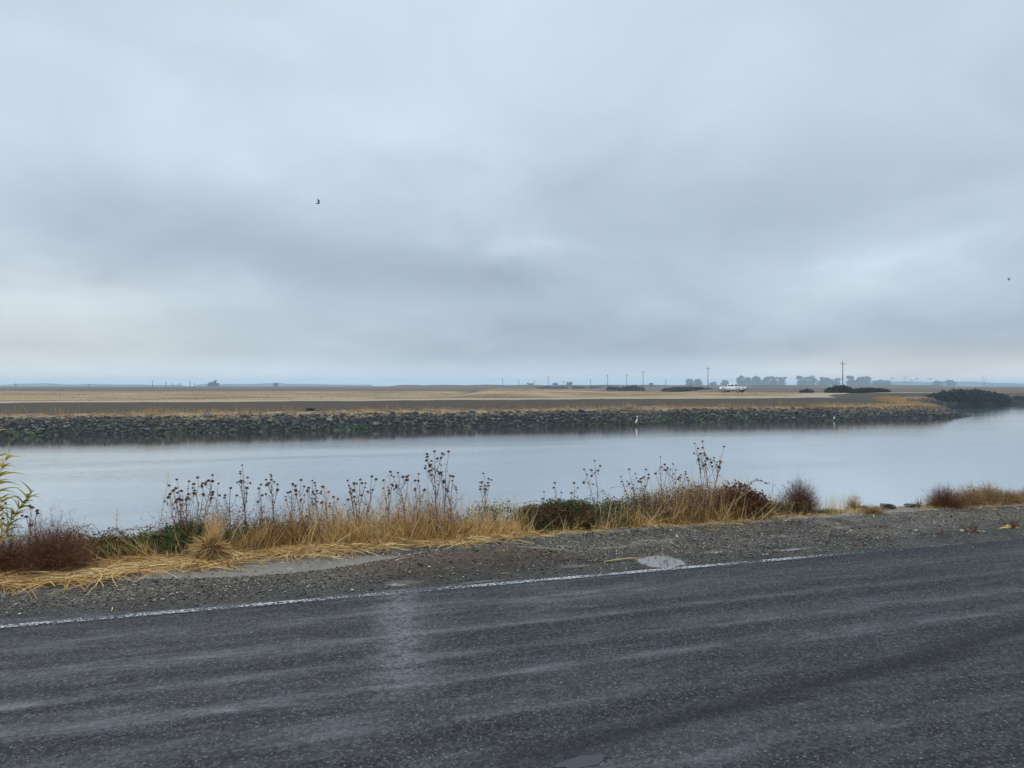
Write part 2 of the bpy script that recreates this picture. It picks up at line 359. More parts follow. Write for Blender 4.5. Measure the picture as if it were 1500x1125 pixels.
def m_film(t, p): t.put(p['Base Color'], (.02, .021, .023)); t.put(p['Roughness'], .2); t.put(p['IOR'], 1.45)
M_FILM = mat('water_film', m_film)
def m_land(t, p):
    c = t.coord(); dd = t.attr('shore'); x, y, z = t.xyz(c)
    st = t.comb(t.m('MULTIPLY', x, .25), y, 0.)
    n = t.noise(c, 1.6, 6, .65); nb = t.noise(st, .35, 5, .6); nf = t.noise(st, .02, 5, .6)
    straw = t.mix(n, (.17, .115, .06), (.42, .31, .175)); dirt = t.mix(n, (.036, .026, .018), (.080, .060, .041))
    nl = t.noise(t.comb(t.m('MULTIPLY', x, .35), t.m('MULTIPLY', y, .5), 0.), .16, 6, .7); fal = t.mix(t.rng(nl, .38, .62), (.14, .095, .052), (.34, .24, .14)); fal = t.mix(t.rng(n, .5, .75), fal, (.40, .285, .16))
    dn = t.m('MULTIPLY_ADD', t.m('SUBTRACT', nb, .5), 3.4, dd)
    g = t.mix(t.rng(dn, 2.6, 4.2), (.012, .012, .011), t.mix(t.rng(n, .42, .58), dirt, straw))  # near-black under the riprap paints in the shade of its gaps
    g = t.mix(t.m('MULTIPLY', t.rng(dn, 6.2, 8.2), 1.), g, dirt)
    g = t.mix(t.rng(t.m('MULTIPLY_ADD', t.m('SUBTRACT', nb, .5), 1.2, dd), 15.3, 15.7), g, (.31, .25, .18))
    g = t.mix(t.rng(dd, 19., 22.), g, fal)
    field = t.mix(t.rng(nf, .35, .65), (.075, .056, .042), (.14, .105, .074))
    g = t.mix(t.attr('field'), g, field)
    t.put(p['Base Color'], g); t.put(p['Roughness'], .95); t.put(p['Specular IOR Level'], .15)
    t.put(p['Normal'], t.bump(n, .6, .12))
M_LAND = mat('far_levee_and_fields', m_land)

# ------------------------------------------------------------------ road, shoulder, line, water
def spread(pts): return np.unique(np.concatenate([np.arange(a, b, s) for a, b, s in pts]))
us = spread([(-3000,-300,300),(-300,-40,20),(-40,-8,1.),(-8,13,.035),(13,40,1.),(40,400,20),(400,3600,400)])
vs = spread([(-30,-14,4),(-14,-3,.4),(-3,5.4,1.4),(5.4,5.75,.1),(5.75,7.9,.028),(7.9,14,.15),(14,31,3)])
gm = grid(us, vs, near_z, 'near_ground', M_GROUND, {'mud': mud_f, 'brown': brown_f, 'litter': litter_f, 'green': lambda u, v: u*0})
o = link('ground', gm, kind='structure'); o.rotation_euler = (0, 0, RA)
def edge_v(u): return 5.85+.12*np.clip((2-u)/6, -.6, 1)+.07*vnoise(u*.9, u*0+3, 5, 4)
us = spread([(-3000,-300,300),(-300,-40,20),(-40,40,1),(40,400,20),(400,3600,400)])
rm = grid(us, np.array([-3.55, -1.5, 1.2, 4., 5.2, 6.25]), lambda u, v: np.interp(v, [-3.6, 1.2, 5.8, 6.3], [-.012, .0, .0, -.012]), 'road', M_ROAD)
o = link('road', rm, kind='structure'); o.rotation_euler = (0, 0, RA)
us = np.arange(-60, 120, .5)
lm = grid(us, np.array([5.675, 5.745]), lambda u, v: u*0+.004, 'edge_line', M_LINE, smooth=False)
o = link('road_edge_line', lm, kind='structure'); o.rotation_euler = (0, 0, RA)
wm = grid(spread([(-4200,-400,400),(-400,500,50),(500,4300,400)]), spread([(12,400,20),(400,4200,380)]), lambda u, v: u*0+WL, 'water', M_WATER)
o = link('water', wm, kind='structure'); o.rotation_euler = (0, 0, RA)
for k, (pu, pv, a, b) in enumerate(PUDW+[(None,)*4]):
    if pu is None:
        x, y = pg(850, 1116); pu, pv = w2uv(x, y); a, b = .11, .035; z = .002
    else: z = -.004
    th = np.arange(36)/36*2*np.pi; rr = 1+.5*vnoise(np.cos(th)*1.5+k*5, np.sin(th)*1.5, k, 3)
    if k == 0: rr *= (np.abs(np.cos(th))**3+np.abs(np.sin(th))**3)**(-1/3)
    U = pu+a*1.12*rr*np.cos(th)-(.12*np.sin(th) if k == 0 else 0); Vv = pv+b*1.12*rr*np.sin(th); X, Y = uv2w(U, Vv)
    V = np.vstack([np.stack([X, Y, X*0+z], -1), [[*uv2w(pu, pv), z]]])
    T = [[i, (i+1) % 36, 36] for i in range(36)]
    link('puddle', mesh_np('puddle', V, [np.array(T)], M_PUD if k < len(PUDW) else M_FILM), kind='structure')

# pebbles over the shoulder, loose chips on the road
M_PEB = tinted('pebbles', [(.014,.012,.010),(.055,.046,.036),(.14,.12,.093),(.29,.255,.205),(.66,.62,.55)], .6)
def pebbles(name, u, v, z, s, label, tint, cat=None):
    N = len(u); base = np.array([[1,0,0],[-.9,.1,0],[0,1,0.],[.1,-1,0],[0,0,.75],[0,0,-.6]])
    F8 = np.array([[0,2,4],[2,1,4],[1,3,4],[3,0,4],[2,0,5],[1,2,5],[3,1,5],[0,3,5]])
    V = base[None]*(1+RG.uniform(-.35, .35, (N, 6, 1)))*s[:, None, None]
    a = RG.uniform(0, 6.28, N); ca, sa = np.cos(a)[:, None], np.sin(a)[:, None]
    X = V[..., 0]*ca-V[..., 1]*sa; Y = V[..., 0]*sa+V[..., 1]*ca
    wx, wy = uv2w(u, v)
    V = np.stack([X+wx[:, None], Y+wy[:, None], V[..., 2]*.8+z[:, None]], -1).reshape(-1, 3)
    T = (np.arange(N)[:, None, None]*6+F8[None]).reshape(-1, 3)
    link(name, mesh_np(name, V, [T], M_PEB, {'tint': np.repeat(tint, 6)}), kind='stuff', label=label, category=cat or 'gravel')
N = 120000; u = RG.uniform(-7, 13, N)**1; v = RG.uniform(5.8, 7.85, N)
u = np.where(RG.random(N) < .6, RG.uniform(-4.5, 6, N), u)
k = RG.random(N) > mud_f(u, v)*.93+.25*sstep(vnoise(u*1.3, v*2, 40, 3), .1, .6)+.4*np.exp(-(((u-1.75)/1.)**2+((v-6.4)/.45)**2))
for pu, pv, a, b in PUDW: k &= ((u-pu)/(a*1.2))**2+((v-pv)/(b*1.2))**2 > 1
k &= v > edge_v(u)+RG.normal(.03, .09, N)
u, v = u[k], v[k]; s = RG.lognormal(-5.42, .5, len(u)).clip(.0025, .022)
pebbles('gravel', u, v, near_z(u, v)+s*.25, s, 'grey gravel strewn over the shoulder beside the wet road', RG.beta(1., 1.5, len(u))*.9+(RG.random(len(u)) < .03)*.5)
N = 2600; u = RG.uniform(-7, 12, N); v = 5.95-RG.exponential(1.1, N); k = v > -2; u, v = u[k], v[k]
s = RG.lognormal(-5.9, .4, len(u)).clip(.0015, .007)
pebbles('loose_chippings', u, v, u*0+.001, s, 'loose stone chippings scattered on the wet asphalt', RG.beta(1.2, 1.6, len(u)))

# ------------------------------------------------------------------ far land
SH = np.array([(-4200,-1290),(-300,-25),(-90,43),(-60,52.5),(-41,59),(-31,61),(-21,64.6),(-10,68.5),(-2,72),(5,74),(12.6,76),(18.5,80),(28,82),(39,85),(48,90),(56,93),(60.5,97.5),
  (62,103),(66,115),(74,132),(84,148),(89,157),(100,159),(112,161),(140,172),(200,200),(500,330),(4300,1700),(4300,8000),(-4200,8000)], float)
def shore_d(X, Y):
    best = np.full(X.shape, 1e9); ins = np.zeros(X.shape, bool)
    for i in range(len(SH)):
        a = SH[i]; b = SH[(i+1) % len(SH)]
        if i < len(SH)-3:
            e = b-a; t = np.clip(((X-a[0])*e[0]+(Y-a[1])*e[1])/(e@e), 0, 1)
            best = np.minimum(best, np.hypot(X-a[0]-t*e[0], Y-a[1]-t*e[1]))
        c = ((a[1] > Y) != (b[1] > Y)) & (X < (b[0]-a[0])*(Y-a[1])/(b[1]-a[1]+1e-12)+a[0]); ins ^= c
    return np.where(ins, best, -best)
RX = [-17, -8, -3.7, 3, 13, 20, 27, 34, 46, 60, 75, 100]
RZ = [.0, .15, 1.1, .95, .78, .45, .38, .30, .20, .08, -.02, -.02]
def far_z(X, Y):
    d = shore_d(X, Y); dj = d+.35*vnoise(X*.25, Y*.25, 3, 3)
    z = np.interp(dj, [-40,-3,0,3.8,9,16,22,140,190], [-5,-4,-2.5,-1.15,-.72,-.04,.0,.0,-1.2])
    rz = np.interp(X, RX, RZ); ry = np.interp(X, [-17, 0, 20, 46, 100], [128, 134, 143, 155, 160])
    fr = sstep(Y, ry-42, ry-2); wl = sstep(X, -17, -8)*(1-sstep(X, 72, 88))
    z = np.where((d > 16), np.maximum(z, rz*fr*wl) if True else z, z)
    z = np.where(d > 16, np.where(X < 72, z+(np.minimum(rz, 0))*fr*wl, z), z)
    z = z-(z+1.2)*wl*sstep(Y, ry+5, ry+16)*(d > 16)
    # slough behind the levee
    m = sstep(X, 8, 18)*(1-sstep(X-60-(Y-300)*.2, -6, 6))*sstep(Y, 290, 310)*(1-sstep(Y, 690, 705))
    z = z-(z+3.4)*m*(d > 60)
    # distant levee
    lv = np.exp(-((Y-770-.03*X)/16)**2)*sstep(X, -150, -110)*(1-sstep(X, 420, 520))
    z = np.where(d > 60, np.maximum(z, -1.2+3.75*lv), z)
    z = z+.03*vnoise(X*.8, Y*.8, 6, 2)*(d > 1)*(Y < 200)+.0*X
    return z
def g_us(): return spread([(-4200,-900,300),(-900,-300,60),(-300,-110,10),(-110,-45,2.),(-45,125,.8),(125,250,3),(250,700,15),(700,4300,240)])
vsf = spread([(58,67,1.5),(67,90,.45),(90,150,1.1),(150,260,4),(260,900,12),(900,2000,80),(2000,4200,220)])
def _fz(u, v): return far_z(*uv2w(u, v))
def _sd(u, v): return shore_d(*uv2w(u, v))
def _fld(u, v):
    X, Y = uv2w(u, v); d = shore_d(X, Y)
    f = sstep(Y+18*vnoise(X*.02, Y*.02, 4, 2), 190, 235); f = np.maximum(f, sstep(X, 72, 90)*sstep(Y, 172, 190))
    wl = sstep(X, -17, -8)*(1-sstep(X, 72, 88)); ry = np.interp(X, [-17, 0, 20, 46, 100], [128, 134, 143, 155, 160])
    return np.maximum(f, wl*sstep(Y, ry+6, ry+14))
o = link('far_land', grid(g_us(), vsf, _fz, 'far_land', M_LAND, {'shore': _sd, 'field': _fld}), kind='structure'); o.rotation_euler = (0, 0, RA)
def fz1(x, y): return float(far_z(np.array([x]), np.array([y]))[0])

# riprap along the far shore
def rock_mesh(seed, n=13):
    rr = random.Random(seed); bm = bmesh.new()
    for i in range(n):
        v = Vector((rr.gauss(0, 1), rr.gauss(0, 1), rr.gauss(0, 1))).normalized()*rr.uniform(.8, 1.1); bm.verts.new((v.x*rr.uniform(.9, 1.2), v.y, v.z*.72))
    r = bmesh.ops.convex_hull(bm, input=bm.verts); bmesh.ops.delete(bm, geom=[e for e in r['geom_interior'] if isinstance(e, bmesh.types.BMVert)], context='VERTS')
    bmesh.ops.triangulate(bm, faces=bm.faces); me = bpy.data.meshes.new('rock'); bm.to_mesh(me); bm.free(); return me
def m_rock(t, p):
    c = t.coord('Object'); g = t.attr('moss'); r = t.new('ShaderNodeObjectInfo').outputs['Random']; tn = t.m('ADD', t.attr('tint'), t.m('MULTIPLY', r, .0))
    n = t.noise(c, 3.5, 5, .65)
    col = t.mix(tn, (.008, .0078, .0075), (.34, .29, .235)); col = t.mix(t.m('MULTIPLY', n, .22), col, (.05, .042, .034))  # darkest tints carry painted crevice shade for contrast between stones
    col = t.mix(g, col, t.mix(n, (.018, .028, .010), (.055, .075, .02)))
    t.put(p['Base Color'], col); t.put(p['Roughness'], .8); t.put(p['Normal'], t.bump(n, .5, .05))
M_ROCK = mat('riprap_rock', m_rock)
protos = [rock_mesh(i) for i in range(10)]; PV = []; PT = []
for me in protos:
    PV.append(np.array([v.co[:] for v in me.vertices])); PT.append(np.array([p.vertices[:] for p in me.polygons]))
def shore_pts(n, dlo, dhi, imax=24, i0=1):
    """points at distance dlo..dhi behind the shoreline, weighted to what is in view"""
    seg = [(SH[i], SH[i+1]) for i in range(i0, imax)]; out = []
    L = np.array([np.linalg.norm(b-a) if a[0] > -95 else 12 for a, b in seg]); ii = RG.choice(len(seg), n, p=L/L.sum()); t = RG.random(n)
    A = np.array([s[0] for s in seg])[ii]; Bp = np.array([s[1] for s in seg])[ii]
    A = np.where(A[:, :1] < -95, Bp+(A-Bp)*.12, A)
    e = norm(Bp-A); nn = np.stack([-e[:, 1], e[:, 0]], -1); P = A+(Bp-A)*t[:, None]+nn*RG.uniform(dlo, dhi, n)[:, None]
    return P[:, 0], P[:, 1]
def moss_of(x, y, dd): return np.clip(sstep(vnoise(x*.12, y*.12, 50, 3), -.15, .35)*(1-sstep(dd, .9, 2.0))*1.2+.25*(dd < .6), 0, 1)
x, y = shore_pts(21000, -.5, 4.1); dd = shore_d(x, y); z = far_z(x, y); x2 = x
s = RG.lognormal(-2.1, .45, len(x)).clip(.05, .36)*np.where(x > 100, .7, 1)
Vs, Ts, tt, mo, nb = [], [], [], [], 0
rot = RG.uniform(0, 6.28, len(x)); tl = np.clip(RG.beta(1.1, 4.6, len(x))+.25*(RG.random(len(x)) < .06), 0, 1); tl = np.where(dd < 1.0, tl*.3, tl); mm = moss_of(x, y, dd)*(RG.random(len(x)) < .8)
big = np.argsort(-s*(x < 66)*(dd > .2)*(y < 100))[:300]; isbig = np.zeros(len(x), bool); isbig[big] = True
for q in range(10):
    kk = np.where((np.arange(len(x)) % 10 == q) & ~isbig)[0]; V = PV[q]; ca, sa = np.cos(rot[kk])[:, None], np.sin(rot[kk])[:, None]
    X = (V[None, :, 0]*ca-V[None, :, 1]*sa)*s[kk, None]+x[kk, None]; Y = (V[None, :, 0]*sa+V[None, :, 1]*ca)*s[kk, None]+y[kk, None]
    Z = V[None, :, 2]*s[kk, None]+z[kk, None]+.1*s[kk, None]
    Vs.append(np.stack([X, Y, Z], -1).reshape(-1, 3)); Ts.append((np.arange(len(kk))[:, None, None]*len(V)+PT[q][None]).reshape(-1, 3)+nb); nb += len(kk)*len(V)
    tt.append(np.repeat(tl[kk], len(V))); mo.append(np.repeat(mm[kk], len(V)))
link('riprap', mesh_np('riprap', np.concatenate(Vs), [np.concatenate(Ts)], M_ROCK, {'tint': np.concatenate(tt), 'moss': np.concatenate(mo)}), kind='stuff', label='rubble of dark broken stone along the far waterline', category='riprap')
# the larger stones one by one: a mesh for each shape and shade
bank = {}
for q in range(10):
    for lv in range(5):
        me = protos[q].copy(); me.materials.append(M_ROCK)
        for nm, val in (('tint', (.04, .12, .24, .5, .1)[lv]), ('moss', 1. if lv == 4 else 0.)):
            at = me.attributes.new(nm, 'FLOAT', 'POINT'); at.data.foreach_set('value', np.full(len(me.vertices), val, np.float32))
        bank[q, lv] = me
for i in big:
    lv = 4 if mm[i] > .5 else min(3, int(tl[i]*5.2)+random.choice((0, 0, 1)))
    o = link('boulder', bank[int(i) % 10, lv], None, (x[i], y[i], z[i]+.12*s[i]), label='larger riprap stone in the rubble slope of the far shore', category='boulder', group='larger riprap stones on the far shore')
    o.scale = (s[i],)*3; o.rotation_euler = (random.uniform(-.3, .3), random.uniform(-.3, .3), rot[i])

# dry grass on the far bench and beyond
M_FGRASS = tinted('far_dry_grass', [(.13,.08,.04),(.30,.175,.075),(.52,.31,.12),(.66,.43,.19)], .9)
mb = MB(); x, y = shore_pts(26000, 3.2, 8.6); dd = shore_d(x, y)
k = (vnoise(x*.14, y*.14, 60, 4)+.2+.25*(x > 0)+.5*(x > 45) > RG.uniform(-.75, .65, len(x))+.06*np.abs(dd-5.5)); x, y = x[k], y[k]
P0 = np.stack([x, y, far_z(x, y)-.02], -1); n = len(x); hh = RG.uniform(.10, .42, n)*(1+.7*(vnoise(x*.5, y*.5, 61, 2) > .35))
ribbons(mb, P0, RG.normal(size=(n, 3))*[.3, .3, 0]+[0, 0, 1], hh, .035, RG.normal(size=(n, 3))*[.25, .25, .05], 2, np.clip(.55+.5*vnoise(x*.2, y*.2, 62, 2)+RG.normal(0, .15, n), 0, 1))
x, y = shore_pts(9000, 2.2, 6.5, 22, 12); k = (x > 38) & (x < 70); x, y = x[k], y[k]; n = len(x)
ribbons(mb, np.stack([x, y, far_z(x, y)], -1), RG.normal(size=(n, 3))*[.3, .3, 0]+[0, 0, 1], RG.uniform(.15, .45, n), .04, RG.normal(size=(n, 3))*[.3, .3, .05], 2, RG.uniform(.4, 1, n))
n = 15000; x = RG.uniform(-120, 110, n); y = RG.uniform(76, 215, n); dd = shore_d(x, y); k = (dd > 18) & (_fld(*w2uv(x, y)) < .4); x, y = x[k], y[k]; n = len(x)
P0 = np.stack([x, y, far_z(x, y)-.02], -1)
ribbons(mb, P0, RG.normal(size=(n, 3))*[.4, .4, 0]+[0, 0, 1], RG.uniform(.05, .16, n), .09, RG.normal(size=(n, 3))*[.3, .3, .05], 1, np.clip(.45+.6*vnoise(x*.05, y*.08, 63, 2)+RG.normal(0, .12, n), 0, 1))
link('far_dry_grass', mb.me('far_dry_grass', M_FGRASS), kind='stuff', label='tufts of dry tan grass along the far levee', category='grass')

# ------------------------------------------------------------------ bushes and trees far off
M_DKGREEN = tinted('dark_bush_leaves', [(.010,.014,.008),(.020,.028,.013),(.036,.042,.020)], .85)
M_PURPLE = tinted('bare_brush', [(.03,.024,.022),(.06,.045,.038),(.09,.065,.05)], .9)
M_EUC = tinted('tree_leaves', [(.02,.03,.02),(.04,.055,.03),(.07,.085,.045)], .85)
M_BARK = simple('bark', (.10, .08, .06), .9)
def ell_pts(n, lobes, shell=.45):
    """points through a union of ellipsoid lobes (cx,cy,cz,rx,ry,rz), denser outward"""
    L = np.array(lobes, float); vol = (L[:, 3]*L[:, 4]*L[:, 5])**.67; i = RG.choice(len(L), n, p=vol/vol.sum())
    D = norm(RG.normal(size=(n, 3))); r = RG.uniform(shell, 1., n)**.6
    return L[i, :3]+D*r[:, None]*L[i, 3:]*(1+.14*np.sin(D[:, :1]*7+i[:, None])*np.sin(D[:, 1:2]*9+D[:, 2:]*5))
def bush(name, label, cat, px0, px1, ytop, Y, m, n, leaf, group=None, zb=None, lob=5, flat=.6):
    xa, xb = (px0-750)/F*Y, (px1-750)/F*Y; cx = (xa+xb)/2; z0 = fz1(cx, Y) if zb is None else zb; z0 = max(z0, WL)
    H = CH-(ytop-HZ)/F*Y-z0; t = thing(name, label, cat, (cx, Y, z0), 0, group); wd = (xb-xa)/2; lobes = []
    for i in range(lob):
        f = (i+.5)/lob*2-1; h = H*(1-flat*.7*abs(f)**3)*random.uniform(.88, 1.); lobes.append((f*wd*.82, random.uniform(-.3, .3)*wd*.5, h*.42, wd/lob*1.5, min(wd*.6, 4), h*.56))
    C = ell_pts(n, lobes); C[:, 2] = np.maximum(C[:, 2], .02); mb = MB(); leaves(mb, C, leaf, leaf*.6)
    link('foliage', mb.me('foliage', m), t)
    mb = MB()
    for i in range(lob):
        l = lobes[i]; mb.tube([(l[0]*.6, l[1], -.1), (l[0]*.9, l[1], l[2]), (l[0], l[1], l[2]*1.7)], [.09, .06, .02], 5)
    link('stem', mb.me('stem', M_BARK), t, kind='stuff'); return t
bush('dark_thicket', 'long dark green thicket at the water beyond the point of the far levee', 'thicket', 1353, 1484, 568.5, 163, M_DKGREEN, 16000, .42, lob=8, zb=-2.35)
bush('dark_bush', 'low dark green bush behind the nearest utility pole', 'bush', 1209, 1249, 563, 176, M_DKGREEN, 5000, .34, lob=4)
bush('dark_bush', 'wide low dark bush right of the nearest utility pole', 'bush', 1246, 1305, 567.5, 178, M_DKGREEN, 5500, .34, lob=5)
bush('brown_bush', 'small purplish brown bush between the pickup and the dark bushes', 'bush', 1171, 1192, 567.5, 180, M_PURPLE, 2200, .3, lob=3)
bush('brown_brush', 'long flat brownish brush just left of the white pickup', 'bush', 966, 1048, 565.5, 330, M_PURPLE, 7000, .5, lob=6, zb=-1.3)
bush('riverside_bush', 'dark scrub on the slough bank left of the brown brush', 'bush', 905, 945, 563, 400, M_PURPLE, 3500, .6, lob=4, zb=-2.3)
bush('riverside_bush', 'small dark scrub at the left end of the bank scrub', 'bush', 889, 908, 564.5, 430, M_PURPLE, 1600, .6, lob=2, zb=-2.3)
for k, (a, b, yt) in enumerate(((786, 815, 565.5), (814, 832, 566), (838, 858, 565.8), (862, 884, 566))):
    bush('levee_scrub', 'hazy scrub on the bank behind the distant slough, %s of four' % ('leftmost', 'second from left', 'third from left', 'rightmost')[k], 'bush', a, b, yt, 715, M_PURPLE, 900, 1., 'scrub behind the distant slough', lob=3, zb=-1.4)
bush('bare_scrub', 'low spreading bare scrub right of the large dark thicket', 'bush', 1478, 1520, 579, 165, M_PURPLE, 2500, .25, lob=4)
bush('green_shrub', 'small green shrub on the bench of the far levee', 'shrub', 449, 461, 597.5, 73, M_DKGREEN, 500, .10, lob=2)
def tree(name, label, px0, px1, ytop, Y, group, n=700, kind='round'):
    xa, xb = (px0-750)/F*Y, (px1-750)/F*Y; cx = (xa+xb)/2; z0 = fz1(cx, Y); H = CH-(ytop-HZ)/F*Y-z0; wd = (xb-xa)/2
    t = thing(name, label, 'tree', (cx, Y, z0), 0, group); mb = MB(); tr = MB()
    if kind == 'palm':
        tr.tube([(0, 0, 0), (.1, 0, H*.5), (0, 0, H*.93)], [.3, .22, .2], 6); N = 60
        a = RG.uniform(0, 6.28, N); D = np.stack([np.cos(a), np.sin(a), RG.uniform(-.2, .9, N)], -1)
        ribbons(mb, np.tile([0, 0, H*.93], (N, 1)), D, wd*1.1, .5, np.tile([0, 0, -.5], (N, 1)), 3)
    else:
        lobes = []
        for i in range(9):
            f = random.uniform(-.75, .75); hh = random.uniform(.35, .88); lobes.append((f*wd, random.uniform(-.5, .5)*wd, H*hh, wd*random.uniform(.38, .55), wd*.5, H*random.uniform(.13, .2)))
        for f in (-.55, 0, .55): lobes.append((f*wd, 0, H*.3, wd*.5, wd*.5, H*.32))
        C = ell_pts(n*2, lobes, .2); sz = max(.35, Y/F*.9); leaves(mb, C, sz*1.6, sz*1.2)
        tr.tube([(0, 0, -.2), (0, 0, H*.4), (wd*.1, 0, H*.8)], [H*.03, H*.02, .05], 6)
        for l in lobes[:6]: tr.tube([(0, 0, H*.25), (l[0]*.5, l[1]*.5, l[2]*.75), l[:3]], [H*.012, H*.008, .04], 4)
    link('trunk', tr.me('trunk', M_BARK), t); link('crown', mb.me('crown', M_EUC), t)
TR = [(1005,1016,555,'leftmost of the pair of hazy trees left of the second pole'),(1015,1029,554.5,'right one of the pair of hazy trees left of the second pole'),
 (1039,1050,559,'small round tree just behind the second utility pole'),(1056,1068,556,'small hazy tree above the hood of the pickup'),
 (1079,1090,550,'left end tree of the grove right of the pickup'),(1088,1101,549,'second tree of the grove right of the pickup'),(1099,1112,550.5,'third tree of the grove right of the pickup'),(1110,1125,552,'fourth tree of the grove right of the pickup'),(1124,1137,551,'fifth tree of the grove right of the pickup'),(1135,1151,552,'right end tree of the grove right of the pickup'),
 (1167,1183,550,'left end tree of the grove left of the nearest pole'),(1180,1198,551,'second tree of the grove left of the nearest pole'),(1197,1207,552.5,'third tree of the grove left of the nearest pole'),(1204,1217,552,'right end tree of the grove left of the nearest pole'),(1217,1231,553.5,'single hazy tree just left of the nearest pole'),
 (1240,1253,550.5,'left tree of the grove right of the nearest pole'),(1251,1265,549.5,'middle tree of the grove right of the nearest pole'),(1262,1276,550,'right tree of the grove right of the nearest pole'),
 (1277,1292,556.5,'low tree just beyond the grove right of the nearest pole'),(1290,1305,557,'broad low tree left of the first palm'),(1366,1381,557,'broad low tree right of the palms'),(1386,1400,556.5,'small open tree left of the thicket skyline')]
for a, b, yt, l in TR: tree('hazy_tree', l, a, b, yt, 2050, 'far trees faded blue by haze')
for px, yt, l in ((1307, 553, 'leftmost palm on the far tree line'), (1335, 556, 'short second palm on the far tree line'), (1343, 553.5, 'third palm from left on the far tree line'), (1362, 554, 'rightmost palm on the far tree line')):
    tree('palm_tree', l, px-3, px+3, yt, 2100, 'palms on the far tree line', kind='palm')
for a, b, yt, l in ((304, 312, 560, 'low left tree of the lone clump on the left horizon'), (309, 317, 556, 'tallest tree of the lone clump on the left horizon'), (315, 321, 560.5, 'low right tree of the lone clump on the left horizon'),
                    (401, 407, 561, 'small tree on the left horizon beside the treeline'), (810, 817, 561, 'tiny tree on the horizon right of the fourth pole'), (829, 838, 559, 'small tree on the middle horizon'), (950, 957, 560, 'small tree on the horizon between the poles'), (772, 782, 561, 'low tree on the middle horizon left of the slough')):
    tree('horizon_tree', l, a, b, yt, 1500, 'small trees along the horizon', 300)
mb = MB(); x = RG.uniform(-2200, -610, 9000); y = 3200+RG.uniform(-30, 30, 9000); k = vnoise(x*.008, y*0, 70, 4) > -.25; x, y = x[k], y[k]
hh = 9+6*vnoise(x*.005, x*0, 71, 3); leaves(mb, np.stack([x, y, -1.2+hh*RG.random(len(x))], -1), 5., 3.5)
x = RG.uniform(1460, 2700, 11000); y = 3100+RG.uniform(-40, 40, 11000); hh = 19+8*vnoise(x*.010, x*0, 72, 4)-8*sstep(x, 1860, 2350); leaves(mb, np.stack([x, y, -1.2+hh*RG.random(len(x))**.8], -1), 4.5, 3.2)
x = RG.uniform(-120, 1450, 5000); y = 3200+RG.uniform(-40, 40, 5000); hh = 5+4*vnoise(x*.01, x*0, 73, 4); leaves(mb, np.stack([x, y, -1.2+hh*RG.random(len(x))], -1), 4.5, 3.)
link('treeline', mb.me('treeline', M_EUC), kind='stuff', label='low blue hazy line of woods along the horizon', category='treeline')

# utility poles and pylons
M_POLE = simple('weathered_pole_wood', (.085, .075, .065), .85)
M_INS = simple('insulator_ceramic', (.25, .25, .24), .3)
M_STEEL = simple('galvanised_steel', (.25, .26, .27), .5, metal=.5)
def pole(px, ytop, Y, label, thick=1.):
    x = (px-750)/F*Y; z0 = fz1(x, Y); H = CH-(ytop-HZ)/F*Y-z0
    t = thing('utility_pole', label, 'utility pole', (x, Y, z0), .25, 'utility poles across the fields'); th = max(1, Y/500)
    mb = MB(); mb.tube([(0, 0, -.3), (0, 0, H)], [.19*th, .13*th], 8); link('pole', mb.me('pole', M_POLE), t)
    mb = MB(); mb.box((0, -.2, H-1.1), (1.25, .06*th, .08*th)); link('crossarm', mb.me('crossarm', M_POLE), t)
    for dx in (-1.1, -.45, .45, 1.1):
        mb = MB(); mb.tube([(dx, -.2, H-1.), (dx, -.2, H-.78)], [.06, .045], 6); link('insulator', mb.me('insulator', M_INS), t)
for a in ((1234.5, 529, 285, 'nearest and tallest utility pole, left of centre of the dark bushes'), (1037, 537, 375, 'second tallest utility pole, left of the white pickup'), (942, 542.5, 455, 'utility pole above the bank scrub'),
          (918, 547.5, 560, 'utility pole just left of the one above the bank scrub'), (890, 548.5, 600, 'utility pole over the left end of the bank scrub'), (865, 556, 860, 'short distant pole near the middle of the row'),
          (803, 551, 700, 'utility pole over the left scrub beyond the slough'), (783, 556.5, 900, 'faint utility pole second left of the slough'), (760, 556, 880, 'faint utility pole third left of the slough'), (736.5, 554, 840, 'leftmost utility pole of the middle row'),
          (975, 556.5, 950, 'tiny utility pole right of the bank scrub'), (825, 558, 1000, 'very faint pole beyond the slough'), (23, 561, 620, 'far pole nearest the left edge of the photo'), (130, 562, 700, 'far pole second from the left edge of the photo'),
          (223.5, 557.5, 660, 'tallest of the far poles on the left'), (243, 559, 720, 'far pole just right of the tallest left one'), (253, 561, 900, 'faint pole in the left row'), (263.5, 561, 930, 'faint pole midway along the left row'), (278.5, 559, 800, 'far pole left of the lone tree clump'), (285, 561, 980, 'faint pole closest to the lone tree clump')):
    pole(*a)
for px, yt, l in ((1326, 551.5, 'left lattice pylon faint above the far woods'), (1442, 552, 'right lattice pylon faint above the far woods')):
    Y = 1750; x = (px-750)/F*Y; H = CH-(yt-HZ)/F*Y+1.2; t = thing('pylon', l, 'pylon', (x, Y, -1.2), 0, 'lattice pylons on the horizon')
    mb = MB()
    for a in (-1, 1):
        for b in (-1, 1): mb.tube([(a*3.2, b*3.2, 0), (a*.9, b*.9, H*.6), (a*4.2, b*.5, H)], .22, 4)
    for i in range(6):
        z = H*.1*i; ww = 3.2-2.3*i/6; mb.tube([(-ww, -ww, z), (ww, -ww, z+H*.1)], .12, 4); mb.tube([(ww, ww, z), (-ww, ww, z+H*.1)], .12, 4)
    link('lattice_tower', mb.me('lattice_tower', M_STEEL), t)
    mb = MB(); mb.tube([(-6, 0, H*.985), (6, 0, H*.985)], .28, 4); mb.tube([(-4, 0, H*.8), (4, 0, H*.8)], .2, 4); link('crossarm', mb.me('crossarm', M_STEEL), t)

